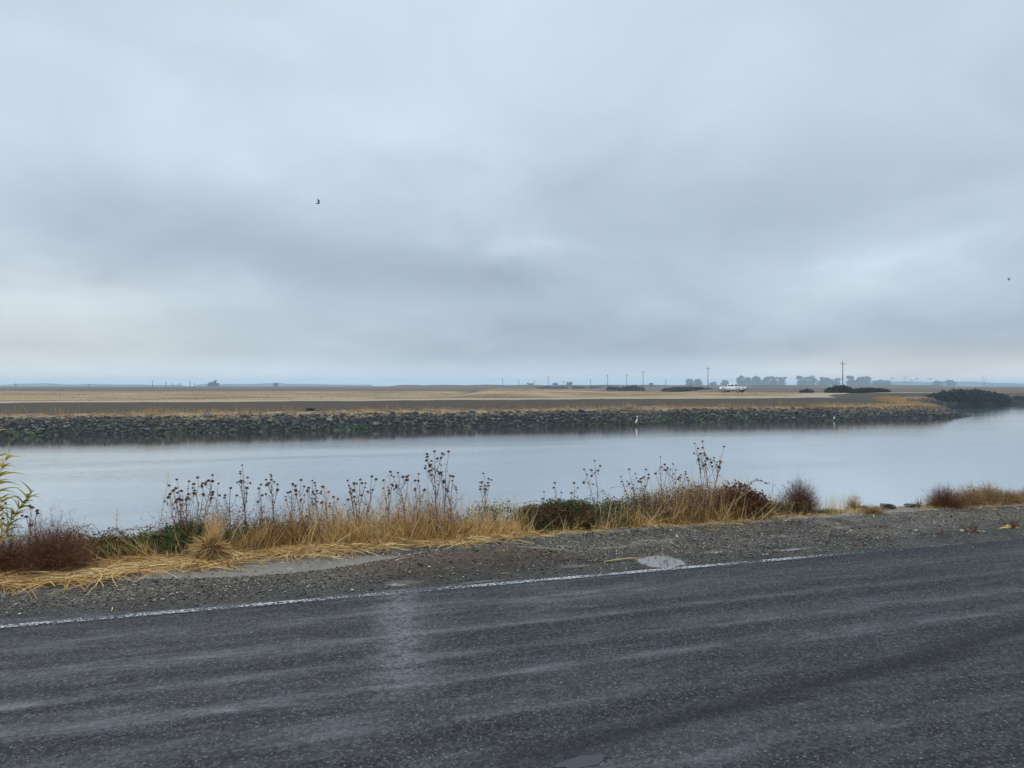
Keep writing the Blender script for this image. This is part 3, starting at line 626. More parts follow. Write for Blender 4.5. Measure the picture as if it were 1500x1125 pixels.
# ------------------------------------------------------------------ white pickup
def m_paint(t, p):
    c = t.coord(); z = t.xyz(c)[2]
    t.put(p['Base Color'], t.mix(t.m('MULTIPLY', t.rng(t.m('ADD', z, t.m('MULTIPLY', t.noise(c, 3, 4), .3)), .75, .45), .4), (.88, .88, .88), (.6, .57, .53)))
    t.put(p['Roughness'], .25); t.put(p['Coat Weight'], .4)
M_PAINT = mat('white_paint', m_paint); M_GLASS = simple('dark_glass', (.03, .035, .04), .08); M_RUB = simple('black_rubber', (.02, .02, .02), .8)
M_CHROME = simple('bright_rim', (.6, .6, .61), .3, metal=.8); M_RED = simple('red_lens', (.18, .01, .01), .25); M_LENS = simple('clear_lens', (.6, .6, .58), .15); M_BLK = simple('black_plastic', (.025, .025, .028), .6)
tx, ty = (1074-750)/F*155, 155.; tz = fz1(tx, ty)
TK = thing('pickup_truck', 'white extended cab pickup truck parked on the far levee road', 'pickup truck', (tx, ty, tz), math.atan2(.727, -.687))
L2 = 2.75                          # +x is the front; side profile extruded in y
def extr(mb, prof, y0, y1, ins=0.):
    n = len(prof); A = [(x, y0, z) for x, z in prof]; Bq = [(x, y1, z) for x, z in prof]
    bm = bmesh.new(); va = [bm.verts.new(p) for p in A]; vb = [bm.verts.new(p) for p in Bq]
    bm.faces.new(va); bm.faces.new(vb[::-1])
    for i in range(n): bm.faces.new((va[i], vb[i], vb[(i+1) % n], va[(i+1) % n]))
    bmesh.ops.recalc_face_normals(bm, faces=bm.faces); bmesh.ops.triangulate(bm, faces=bm.faces)
    mb.add([v.co[:] for v in bm.verts], None, [[v.index for v in f.verts] for f in (bm.verts.index_update() or bm.faces)]); bm.free()
def arch(cx, r, z0):
    return [(cx-r*math.cos(a), z0+r*math.sin(a)) for a in np.linspace(0, math.pi, 9)]
fx, rx = 1.72, -1.62
prof = [(-2.7, .55)]+arch(rx, .48, .5)+[(.0, .5)]+arch(fx, .48, .5)+[(2.66, .55), (2.74, .85), (2.68, 1.08), (2.45, 1.16), (1.35, 1.22), (-.72, 1.2), (-2.7, 1.2)]
mb = MB()
for s_ in (-1, 1): extr(mb, prof, s_*.93-.05*s_, s_*.93+.02*s_)
hood = [(1.2, .6), (2.6, .6), (2.7, .85), (2.64, 1.06), (2.42, 1.15), (1.2, 1.22)]; extr(mb, hood, -.88, .88)
mb.box((.25, 0, .82), (.98, .88, .38)); mb.box((-1.7, 0, .62), (.98, .86, .06)); mb.box((-.76, 0, .9), (.04, .88, .3))
link('body', mb.me('body', M_PAINT), TK)
mb = MB()
def cabin(mb):
    lo = [(1.28, 1.2), (-.72, 1.2)]; hi = [(.62, 1.76), (-.62, 1.78)]
    V = []; 
    for sy in (-1, 1): V += [(lo[0][0], sy*.9, lo[0][1]), (lo[1][0], sy*.9, lo[1][1]), (hi[1][0], sy*.74, hi[1][1]), (hi[0][0], sy*.74, hi[0][1])]
    mb.add(V, [[0,1,2,3],[4,7,6,5],[0,3,7,4],[1,5,6,2],[3,2,6,7]])
cabin(mb); mb.box((0, 0, 1.79), (.6, .7, .025)); link('cab', mb.me('cab', M_PAINT), TK)
def panel(name, pts, m, off=.012):
    mb = MB(); P = np.array(pts, float); n = np.cross(P[1]-P[0], P[2]-P[0]); n /= np.linalg.norm(n); a, b = P+n*off, P-n*off; k = len(P)
    mb.add(np.vstack([a, b]), [[0,1,2,3], [7,6,5,4]]+[[i, i+4, (i+1) % 4+4, (i+1) % 4] for i in range(4)]); return link(name, mb.me(name, m), TK)
for sy in (-1, 1):
    f = lambda x, z, sy=sy: (x, sy*(.9-.16*(z-1.2)/.57), z)
    panel('side_window', [f(1.02, 1.27), f(.28, 1.27), f(.28, 1.70), f(.6, 1.70)], M_GLASS)
    panel('side_window', [f(.16, 1.27), f(-.62, 1.27), f(-.55, 1.68), f(.16, 1.70)], M_GLASS)
    mb = MB(); mb.box((1.0, sy*1.08, 1.32), (.06, .1, .1)); link('mirror', mb.me('mirror', M_BLK), TK)
    dr = MB(); dr.box((.62, sy*.956, .88), (.56, .006, .32)); dro = link('door', dr.me('door', M_PAINT), TK)
    mb = MB(); mb.box((.2, sy*.975, 1.08), (.09, .012, .02)); link('handle', mb.me('handle', M_BLK), dro)
    mb = MB(); mb.box((2.66, sy*.74, .98), (.06, .16, .1)); link('headlight', mb.me('headlight', M_LENS), TK)
    mb = MB(); mb.box((-2.71, sy*.86, .98), (.03, .08, .17)); link('tail_light', mb.me('tail_light', M_RED), TK)
panel('windscreen', [(1.22, -.8, 1.26), (1.22, .8, 1.26), (.68, .68, 1.72), (.68, -.68, 1.72)], M_GLASS, .02)
panel('rear_window', [(-.71, -.7, 1.3), (-.71, .7, 1.3), (-.635, .62, 1.68), (-.635, -.62, 1.68)], M_GLASS, .02)
mb = MB(); mb.box((-2.7, 0, .92), (.03, .78, .27)); link('tailgate', mb.me('tailgate', M_PAINT), TK)
mb = MB(); mb.box((-2.82, 0, .54), (.08, .92, .1)); link('bumper', mb.me('bumper', M_BLK), TK)
mb = MB(); mb.box((2.78, 0, .56), (.08, .92, .12)); link('bumper', mb.me('bumper', M_BLK), TK)
mb = MB(); mb.box((2.7, 0, .88), (.03, .5, .14)); link('grille', mb.me('grille', M_BLK), TK)
mb = MB(); mb.box((0, 0, .42), (2.4, .5, .08)); link('chassis', mb.me('chassis', M_BLK), TK)
for cx in (fx, rx):
    for sy in (-1, 1):
        wme = MB(); wme.tube([(0, -.12, 0), (0, -.1, 0), (0, .1, 0), (0, .12, 0)], [.33, .38, .38, .33], 20)
        wo = link('wheel', wme.me('wheel', M_RUB), TK, (cx, sy*.82, .38))
        rm_ = MB(); rm_.tube([(0, sy*.1, 0), (0, sy*.135, 0)], [.22, .2], 14); link('rim', rm_.me('rim', M_CHROME), wo)

# ------------------------------------------------------------------ birds
M_WHT = simple('white_feathers', (.8, .8, .78), .8, .05); M_LEG = simple('dark_legs', (.03, .03, .03), .6); M_BILL = simple('yellow_bill', (.45, .3, .05), .5); M_GULL = simple('dusky_feathers', (.10, .10, .11), .8)
def egret(px, ywater, sc, label, hunch=False):
    Y = (CH-WL)*F/(ywater-HZ); x = (px-750)/F*Y; t = thing('egret', label, 'egret', (x, Y, WL), 0, 'egrets at the far waterline')
    q = sc; mb = MB()
    if hunch: path = [(-.34,.30),(-.22,.36),(-.08,.45),(.04,.55),(.10,.63),(.09,.70),(.12,.74),(.17,.745)]; rad = [.01,.07,.10,.085,.06,.045,.035,.02]
    else: path = [(-.30,.26),(-.22,.34),(-.12,.44),(-.02,.55),(.03,.62),(.07,.68),(.06,.76),(.03,.84),(.045,.92),(.08,.96),(.12,.965)]; rad = [.01,.06,.095,.085,.055,.032,.024,.022,.024,.033,.018]
    path = [(a*.55, b*1.12) for a, b in path]; mb.tube([(a*q, 0, b*q) for a, b in path], np.array(rad)*q*.9, 10); link('body', mb.me('body', M_WHT, True), t)
    hx, hz = path[-1]; mb = MB(); mb.tube([(hx*q, 0, hz*q), ((hx+.12)*q, 0, (hz-.01)*q)], [.012*q, .003*q], 5); link('bill', mb.me('bill', M_BILL), t)
    for dy in (-.04, .04):
        mb = MB(); mb.tube([(-.06*q, dy*q, .45*q), (-.05*q, dy*q, .2*q), (-.06*q, dy*q, -.1)], .01, 5); link('leg', mb.me('leg', M_LEG), t)
egret(933, 624, .92, 'tall white egret with neck raised at the far rocks')
egret(1222, 616.5, .62, 'small hunched white egret at the far rocks right of the tall one', True)
def flyer(px, py, Y, sc, label):
    x, z = (px-750)/F*Y, CH-(py-HZ)/F*Y; t = thing('flying_bird', label, 'bird', (x, Y, z), 0, 'birds flying over the slough')
    mb = MB(); mb.tube([(-.26*sc, 0, 0), (-.2*sc, 0, 0), (-.05*sc, 0, 0), (.1*sc, 0, .01*sc), (.17*sc, 0, .03*sc), (.24*sc, 0, .01*sc)], np.array([.05, .025, .055, .05, .03, .005])*sc, 8); link('body', mb.me('body', M_GULL, True), t)
    for sy in (-1, 1):
        P = [(.0, .04, .03), (.05, .16, .2), (.03, .24, .36), (-.06, .26, .5)]; cw = [.15, .14, .09, .01]; V = []
        for (a, b, c), w_ in zip(P, cw): V += [((a+w_/2)*sc, sy*b*sc, c*sc), ((a-w_/2)*sc, sy*b*sc, c*sc), (a*sc, sy*(b+.012)*sc, (c+.012)*sc)]
        Q = []
        for i in range(3):
            for j in range(3): Q.append([i*3+j, i*3+(j+1) % 3, i*3+3+(j+1) % 3, i*3+3+j])
        mb = MB(); mb.add(V, Q, [[0, 1, 2], [9, 11, 10]]); link('wing', mb.me('wing', M_GULL), t)
flyer(466, 298, 62, .82, 'dark gull with wings raised high in the grey sky')
flyer(1478, 410, 100, .85, 'tiny distant bird in the sky near the right edge')

# ------------------------------------------------------------------ near vegetation
HP = [(-200,755),(0,758),(60,760),(150,772),(200,760),(250,742),(300,744),(400,738),(450,736),(520,734),(600,728),(700,732),(770,731),(850,724),(900,722),(950,716),(1000,706),(1050,702),(1090,705),(1120,722),(1150,738),(1200,738),(1215,733),(1258,729),(1268,752),(1345,755),(1362,722),(1440,716),(1500,722),(1700,715)]
def Htop(px): return np.interp(px, [a for a, b in HP], [b for a, b in HP])
def wpt(px, v):
    px = np.asarray(px, float); v = np.asarray(v, float)+px*0; x, y = px_v(px, v); u, vv = w2uv(x, y); return x, y, near_z(u, vv)
def base(px, v=7.75):
    x, y, z = wpt(px, v); return float(x), float(y), float(z)
def ztop(py, y): return CH-(py-HZ)/F*y
M_STRAW = tinted('dry_straw', [(.12,.055,.018),(.38,.20,.06),(.64,.39,.13),(.80,.57,.25),(.84,.69,.42)], .8, .25)
M_HEAD = tinted('seed_head', [(.05,.02,.015),(.12,.05,.03),(.26,.14,.08)], .9)
M_STEM = tinted('dry_stem', [(.07,.03,.02),(.24,.12,.065),(.52,.37,.22)], .85)
M_DEADLEAF = tinted('withered_leaf', [(.05,.02,.015),(.17,.07,.038),(.36,.20,.10)], .85, .2)
M_BRGREEN = tinted('bramble_leaf', [(.015,.035,.010),(.045,.09,.02),(.10,.15,.04),(.17,.18,.06),(.20,.08,.035)], .6, .2)
M_BRMIX = tinted('bramble_leaf_autumn', [(.02,.035,.012),(.06,.075,.022),(.12,.05,.022),(.22,.075,.03),(.33,.18,.07)], .65, .2)
M_BRRUST = tinted('rusty_leaf', [(.05,.025,.014),(.13,.052,.025),(.24,.10,.045),(.38,.22,.10)], .75, .2)
M_TUMBLE = tinted('tumbleweed_twig', [(.05,.019,.010),(.13,.048,.022),(.23,.095,.045),(.38,.20,.10)], .85)
M_TAN = tinted('tan_twig', [(.15,.085,.035),(.32,.19,.08),(.50,.33,.15),(.60,.43,.22)], .85)
M_REED = tinted('reed_leaf', [(.12,.14,.02),(.26,.25,.04),(.46,.38,.07),(.60,.44,.10),(.62,.38,.13)], .55, .35)
M_WEED = tinted('fresh_weed', [(.02,.05,.015),(.045,.09,.025),(.09,.14,.04)], .6, .2)

# standing dry grass
mb = MB(); N = 50000; px = RG.uniform(-160, 1700, N)
dens = np.interp(px, [-160,0,150,200,330,430,520,700,770,800,860,900,1000,1090,1130,1160,1190,1262,1270,1345,1360,1500,1700], [.5,.25,.45,.7,.85,1.,1,1,.9,.5,.3,.5,.65,.5,.35,.45,.5,.7,.0,.0,.45,.6,.6])
k = RG.random(N) < dens; px = px[k]; N = len(px)
v = 7.45+RG.beta(1.4, 2.2, N)*1.25-np.where(px > 1270, .1, 0); v = v+.12*vnoise(px*.012, px*0, 80, 3)
x, y, z = wpt(px, v); H = np.maximum(ztop(Htop(px)+5, y)-z, .08); cl = .6+.6*np.clip(vnoise(px*.045, v*4, 81, 3)+.3, -.3, 1)
hh = H*RG.uniform(.3, 1.05, N)*cl; lean = vnoise(px*.03, v*3, 82, 2)
D = np.stack([lean*.55+RG.normal(0, .20, N), RG.normal(-.08, .22, N), np.ones(N)], -1)
bend = np.stack([RG.normal(0, .28, N)+lean*.3, RG.normal(-.1, .22, N), RG.uniform(-.3, 0, N)], -1)
tn = np.clip(.52+.35*vnoise(px*.02, v*2, 83, 3)+RG.normal(0, .27, N)-.12*(px > 880)*(px < 1130), 0, 1)
ribbons(mb, np.stack([x, y, z-.02], -1), D, hh, RG.uniform(.0022, .0085, N), bend, 4, tn)
N = 900; px = np.concatenate([RG.uniform(430, 790, 550), RG.uniform(870, 1130, 250), RG.uniform(-50, 430, 100)]); v = RG.uniform(7.4, 8.1, N); x, y, z = wpt(px, v)
H = np.maximum(ztop(Htop(px), y)-z, .1); sg = RG.choice([-1., 1, 1], N)
ribbons(mb, np.stack([x, y, z], -1), np.stack([RG.normal(.15, .6, N), RG.normal(-.3, .3, N), np.ones(N)], -1), H*RG.uniform(.35, 1.1, N), RG.uniform(.004, .008, N), RG.normal(0, .15, (N, 3)), 3, RG.uniform(.5, 1, N))
# short upright wisps reaching above the mass
N = 2600; px = RG.choice([460., 520, 590, 640, 730, 960, 1010, 1060, 1235, 1150], N)+RG.normal(0, 32, N); v = RG.uniform(7.6, 8.3, N)
x, y, z = wpt(px, v); hh = (ztop(Htop(px)-12, y)-z).clip(.1)*RG.uniform(.7, 1.05, N); k = (px < 1262)
ribbons(mb, np.stack([x, y, z], -1)[k], (RG.normal(0, .14, (N, 3))+[0, 0, 1])[k], hh[k], .0028, RG.normal(0, .1, (N, 3))[k], 3, RG.uniform(.4, 1, N)[k])
link('dry_grass', mb.me('dry_grass', M_STRAW), kind='stuff', label='standing dry straw coloured grass along the near bank', category='grass')

# fallen straw in front of it
mb = MB(); N = 26000
px = np.concatenate([RG.uniform(-220, 560, N*6//10), RG.uniform(430, 1180, N*3//10), RG.uniform(1180, 1600, N-N*6//10-N*3//10)])
lo = np.interp(px, [-220,0,100,200,300,400,500,600,700,780,850,950,1100,1200,1300,1600], [880,866,858,848,834,820,812,802,799,790,783,776,768,756,748,742])
hi = np.interp(px, [-220,0,100,200,300,430,520,700,850,1000,1200,1300,1600], [790,800,800,795,790,792,790,778,764,756,742,742,732])
py = lo+(hi-lo)*RG.beta(1.15, 1.3, N)+2*vnoise(px*.03, px*0, 90, 3)*4; x, y = pg(px, py); u, v = w2uv(x, y); z = near_z(u, v)
keep = (v > 6.3) & (RG.random(N) < np.where(px > 800, .35, 1)*np.where(px > 1180, .35, 1)); x, y, z, px = x[keep], y[keep], z[keep], px[keep]; N = len(x)
a = RG.normal(.15, 1.0, N)+np.pi*(RG.random(N) < .5); D = np.stack([np.cos(a), np.sin(a), RG.uniform(.0, .22, N)], -1); L = RG.uniform(.04, .36, N)*np.where(px < 600, 1, .7)
up = RG.exponential(.03, N).clip(0, .11)
sd = norm(np.cross(D, [0, 0, 1.])+RG.normal(0, .35, (N, 3)))
ribbons(mb, np.stack([x, y, z+up*.4+.004], -1), D, L, RG.uniform(.0025, .0095, N), np.stack([RG.normal(0, .4, N), RG.normal(0, .4, N), -D[:, 2]*1.05], -1), 4, np.clip(RG.normal(.48, .30, N), 0, 1), sd, .5)
link('fallen_straw', mb.me('fallen_straw', M_STRAW), kind='stuff', label='fallen golden straw strewn along the edge of the shoulder', category='straw')

mb = MB(); lf = MB(); N = 2200
px = np.concatenate([RG.normal(c, s_, 2200//9+1) for c, s_ in ((275, 26), (310, 22), (360, 25), (410, 30), (455, 25), (520, 28), (600, 26), (645, 22), (1005, 45))])[:N]; v = RG.uniform(7.6, 8.2, N)
x, y, z = wpt(px, v); top = np.interp(px, [220, 260, 330, 480, 560, 640, 700, 960, 1060], [735, 712, 722, 722, 715, 695, 725, 695, 690]); H = (ztop(top, y)-z)*RG.uniform(.45, .95, N)
Cs = ribbons(mb, np.stack([x, y, z], -1), RG.normal(0, .2, (N, 3))*[1.4, 1, 0]+[0, 0, 1], H, RG.uniform(.0022, .0045, N), RG.normal(0, .16, (N, 3)), 5, RG.random(N))
k = RG.integers(0, N, 17000); q = RG.integers(0, 5, 17000); leaves(lf, Cs[k, q]+RG.normal(0, .012, (17000, 3)), RG.uniform(.008, .03, 17000), RG.uniform(.005, .013, 17000), RG.random(17000), 0)
k = RG.integers(0, N, 1500); q = RG.integers(2, 6, 1500); ribbons(mb, Cs[k, q], RG.normal(0, .6, (1500, 3))+[0, 0, .6], RG.uniform(.03, .12, 1500), .002, RG.normal(0, .3, (1500, 3)), 3, RG.random(1500))
link('dead_stalks', mb.me('dead_stalks', M_STEM), kind='stuff', label='tangle of thin dead stalks between the dry sunflowers', category='stalks')
link('dead_stalk_leaves', lf.me('dead_stalk_leaves', M_DEADLEAF), kind='stuff', label='shrivelled brown leaves hanging in the dead stalk tangle', category='leaves')
mb = MB(); N = 420; u = RG.uniform(-4, 9, N); v = 7.5-RG.exponential(.45, N); k = v > 5.9; u, v = u[k], v[k]; N = len(u); x, y = uv2w(u, v)
a = RG.uniform(0, 6.28, N); D = np.stack([np.cos(a), np.sin(a), RG.uniform(0, .15, N)], -1)
ribbons(mb, np.stack([x, y, near_z(u, v)+.012], -1), D, RG.uniform(.02, .14, N), RG.uniform(.003, .010, N), np.stack([RG.normal(0, .4, N), RG.normal(0, .4, N), -D[:, 2]], -1), 3, RG.random(N), norm(np.cross(D, [0, 0, 1.])), .4)
link('straw_scraps', mb.me('straw_scraps', M_STRAW), kind='stuff', label='loose straw scraps scattered on the gravel shoulder', category='straw')
# low green weeds
for px, w_, h_, v, l in ((975, 26, .05, 7.62, 'low fresh green weed under the straw in front of the tall right sunflower'), (1022, 14, .07, 7.62, 'small bright green weed at the gravel edge'), (1118, 16, .07, 7.72, 'green grassy weed left of the round brown bush'), (1178, 11, .05, 7.68, 'tiny green weed in front of the round brown bush'), (1210, 14, .06, 7.72, 'small green weed right of the round brown bush'), (905, 22, .06, 7.62, 'low green weed below the green bramble')):
    bx, by, bz = base(px, v); t = thing('green_weed', l, 'weed', (bx, by, bz), 0, 'low green weeds at the gravel edge'); N = 420; mb = MB()
    r = w_/F*by; a = RG.uniform(0, 6.28, N); q = np.sqrt(RG.random(N))*r; P0 = np.stack([np.cos(a)*q, np.sin(a)*q*.6, a*0], -1)
    ribbons(mb, P0, RG.normal(0, .7, (N, 3))*[1, 1, .2]+[0, 0, .8], RG.uniform(.4, 1.1, N)*h_*1.3, .006, RG.normal(0, .3, (N, 3))-[0, 0, .3], 3); link('blades', mb.me('blades', M_WEED), t)

# bramble bushes
def bramble(px0, px1, v, m, n, label, hs=1., leaf=.021, tip=0, y_over=None, depth=.42):
    cx = (px0+px1)/2; bx, by, bz = base(cx, v); t = thing('bramble_bush', label, 'bramble', (bx, by, bz), RA)
    wd = (px1-px0)/2/F*by/CU*1.05; lobes = []; nl = max(3, int(wd/.13))
    for i in range(nl):
        f = (i+.5)/nl*2-1; pxx = cx+f*(px1-px0)/2
        h = max(.12, (ztop((y_over or float(Htop(pxx)))+3, by)-bz)*hs)*random.uniform(.82, 1.03)
        lobes.append((f*wd, random.uniform(-.05, .12), h*.42, wd/nl*1.7, depth*random.uniform(.55, .9), h*.6))
    C = ell_pts(int(n*1.5), lobes, .25); C = C+.02*np.stack([vnoise(C[:, 0]*20, C[:, 2]*20, 5, 2), C[:, 0]*0, vnoise(C[:, 0]*20, C[:, 1]*20, 6, 2)], -1)
    C = C[C[:, 2] > .0]; mb = MB(); tn = np.clip(.38+.45*vnoise(C[:, 0]*7, C[:, 2]*9, 7, 3)+RG.normal(0, .22, len(C)), 0, 1)
    leaves(mb, C, RG.uniform(.5, 1.15, len(C))*leaf, RG.uniform(.5, .85, len(C))*leaf, tn, .6)
    st = MB(); lv = mb
    for i in range(int(10+wd*22)+tip):
        x0 = random.uniform(-wd, wd); l = random.choice(lobes); hgt = l[5]*random.uniform(1.1, 2.0)*(1.15 if i < tip else 1); sx = random.uniform(-.35, .35)
        P = [(x0, random.uniform(-.1, .2), 0), (x0+sx*.4, random.uniform(-.1, .15), hgt*.75), (x0+sx, random.uniform(-.15, .15), hgt*1.0), (x0+sx*1.7, random.uniform(-.2, .15), hgt*.8)]
        tt = np.linspace(0, 1, 9)[:, None]; P = np.array(P); Cv = (1-tt)**3*P[0]+3*(1-tt)**2*tt*P[1]+3*(1-tt)*tt**2*P[2]+tt**3*P[3]
        st.tube(Cv, np.linspace(.0032, .0012, 9), 4, random.random())
        k = RG.integers(3, 9, 12); leaves(lv, Cv[k]+RG.normal(0, .012, (12, 3)), leaf*.9, leaf*.6, RG.random(12)*.8, .4)
    link('leaves', mb.me('leaves', m), t); link('stems', st.me('stems', M_STEM), t); return t
bramble(88, 165, 7.7, M_BRRUST, 1600, 'thin brownish bramble right of the large rust brown tumbleweed', 1.0, tip=6)
bramble(140, 285, 7.75, M_BRGREEN, 17000, 'dark green bramble left of the straw coloured clump', .68, tip=8)
bramble(325, 440, 7.85, M_BRGREEN, 3200, 'low green bramble right of the straw coloured clump', .72, tip=5)
bramble(440, 530, 7.95, M_BRGREEN, 1100, 'sparse green bramble among the pale stalks', .55, tip=2)
bramble(690, 790, 8.1, M_BRGREEN, 3200, 'olive green bramble behind the middle straw grass', 1.0, tip=6)
bramble(770, 860, 7.8, M_BRMIX, 17000, 'bramble with mixed green and dark red leaves in the middle of the row', 1.0, tip=6)
bramble(835, 915, 7.75, M_BRGREEN, 4600, 'dense green bramble in the centre right of the row', .93, tip=5)
bramble(890, 960, 7.85, M_BRMIX, 3000, 'reddish bramble right of the dense green bramble', 1.0, tip=5)
bramble(940, 1030, 7.85, M_BRRUST, 4200, 'rusty bramble behind the straw near the tall right sunflower', 1.0, tip=7)
bramble(1015, 1075, 7.8, M_BRRUST, 2600, 'dark brown bramble under the tall right sunflower', 1.0, tip=4)
bramble(1058, 1122, 7.7, M_BRRUST, 3800, 'orange brown leafy bramble at the right of the sunflowers', 1.0, .034, tip=6)
bramble(1110, 1162, 7.8, M_BRMIX, 2200, 'low brown bramble left of the round brown bush', .95, tip=3)

# round twiggy tumbleweeds
def tumbleweed(px, v, rx_px, ytop, m, n, label, squash=.8, twig=.05, wd=.0016):
    bx, by, bz = base(px, v); t = thing('tumbleweed', label, 'tumbleweed', (bx, by, bz), 0); r = rx_px/F*by; h = ztop(ytop, by)-bz
    N = n//6; a = norm(RG.normal(size=(N, 3))*[1, .8, 1]); a[:, 2] = np.abs(a[:, 2])*1.1-.05
    SC = np.array([r, r*squash, h]); rr = RG.uniform(.72, 1.02, N)*(1+.10*vnoise(a[:, 0]*3, a[:, 2]*3, 4, 2))
    mb = MB(); E = a*SC*rr[:, None]; o0 = RG.normal(0, .04, (N, 3))*SC; o0[:, 2] = np.abs(o0[:, 2])
    D = E-o0; L = np.linalg.norm(D, axis=1); bd = norm(RG.normal(size=(N, 3)))*.18
    C = ribbons(mb, o0, D-bd*L[:, None]*.9, L, .0028, bd, 5, RG.random(N)*.7)
    k = RG.integers(2, 6, n); i = RG.integers(0, N, n); P0 = C[i, k]; D2 = norm(D[i])+RG.normal(0, .75, (n, 3)); P0[:, 2] = np.maximum(P0[:, 2], .005)
    C2 = ribbons(mb, P0, D2, RG.uniform(.4, 1.3, n)*twig*(1+r), wd, RG.normal(0, .3, (n, 3)), 2, RG.random(n))
    j = RG.integers(0, n, n*2); ribbons(mb, C2[j, RG.integers(0, 3, n*2)], RG.normal(0, 1, (n*2, 3))+D2[j]*.5, RG.uniform(.3, 1, n*2)*twig*.5, wd*.9, RG.normal(0, .2, (n*2, 3)), 1, RG.random(n*2))
    link('twigs', mb.me('twigs', m), t)
    mb = MB()
    for i in range(14): mb.tube([(0, 0, -.02), E[i]*.35+[0, 0, .02], E[i]*.75], [.006, .004, .002], 4, .4)
    link('stem', mb.me('stem', M_STEM), t); return t
tumbleweed(78, 7.25, 68, 762, M_TUMBLE, 9000, 'large rounded rust brown tumbleweed on the left of the bank')
tumbleweed(8, 7.35, 52, 774, M_TUMBLE, 5000, 'smaller brown tumbleweed at the left edge of the photo')
tumbleweed(-90, 7.4, 55, 770, M_TUMBLE, 3500, 'brown tumbleweed outside the left edge of the photo')
tumbleweed(1171, 7.85, 30, 704, M_TUMBLE, 6500, 'upright dark brown twiggy bush right of the brambles', twig=.06)
tumbleweed(1142, 7.95, 17, 726, M_TUMBLE, 900, 'thin brown twigs at the left foot of the upright dark bush')
tumbleweed(1385, 7.45, 28, 714, M_TUMBLE, 3800, 'dark reddish twiggy bush at the left of the right hand shrubs', twig=.06)
tumbleweed(1372, 7.55, 20, 712, M_TUMBLE, 500, 'thin bare twigs arching left of the right hand shrubs', twig=.08)
for a in ((1420, 7.5, 26, 712, 'tan brown shrub left of centre in the right hand shrubs'), (1448, 7.55, 26, 710, 'tallest golden tan shrub of the right hand shrubs'), (1478, 7.5, 24, 720, 'low golden shrub near the right edge of the photo'), (1510, 7.5, 24, 716, 'golden shrub cut by the right edge of the photo'), (1570, 7.6, 34, 712, 'golden shrub outside the right edge of the photo')):
    t = tumbleweed(a[0], a[1], a[2], a[3], M_TAN, 4200, a[4], twig=.045, wd=.0022)
    r = a[2]/F*t.location.y; h = ztop(a[3], t.location.y)-t.location.z
    C = norm(RG.normal(size=(300, 3)))*[r, r*.8, h]*RG.uniform(.75, 1.04, (300, 1)); C = C[C[:, 2] > .02]; mb = MB(); leaves(mb, C, .02, .014); link('seed_clusters', mb.me('seed_clusters', M_BRRUST), t, kind='stuff')
t = tumbleweed(1278, 7.35, 24, 738, M_TAN, 1500, 'small flat golden brown weed mat on the gravel near the dark stones', twig=.03)
t = tumbleweed(1250, 7.75, 14, 727, M_TAN, 900, 'pale dry tuft left of the dark stones', twig=.05)
t = tumbleweed(1346, 7.55, 9, 722, M_TAN, 130, 'thin pale dry tuft left of the right hand shrubs', twig=.05)

# straw coloured clump, strands bent over like a haystack
bx, by, bz = base(310, 7.35); t = thing('straw_clump', 'straw coloured mound of bent stalks between the green brambles', 'clump', (bx, by, bz)); N = 1100
r = .20; a = RG.uniform(0, 6.28, N); el_ = RG.uniform(.05, 1.45, N); q = np.stack([np.cos(a)*np.cos(el_), np.sin(a)*np.cos(el_), np.sin(el_)], -1)
el_ = RG.uniform(-.35, 1.5, N); a = RG.uniform(-3.3, .2, N); q = np.stack([np.cos(a)*np.cos(el_), np.sin(a)*np.cos(el_), np.sin(el_)], -1)
mb = MB(); P0 = np.array([0, .0, .075])+RG.normal(0, .016, (N, 3))
ribbons(mb, P0, q*[1.15, 1, 1], RG.uniform(.14, .235, N), RG.uniform(.004, .010, N), np.stack([q[:, 0]*.1, q[:, 1]*.1, -.28+q[:, 0]*0], -1)+RG.normal(0, .06, (N, 3)), 6, np.clip(RG.normal(.5, .35, N), 0, 1))
N = 160; P0 = RG.normal(0, .03, (N, 3))*[1, 1, .3]+[0, .03, .12]; ribbons(mb, P0, RG.normal(0, .16, (N, 3))+[.1, 0, 1], RG.uniform(.18, .36, N), .0035, RG.normal(0, .12, (N, 3)), 4, RG.uniform(.4, .9, N))
link('stalks', mb.me('stalks', M_STRAW), t)
mb = MB()
for i in range(9):
    b_ = random.uniform(-.16, .16); mb.tube([(b_*.9, -.17, .0), (b_*.5, -.13, .10), (b_*.1, -.03, .2)], [.004, .003, .002], 4, .4)
link('base', mb.me('base', M_STEM), t)

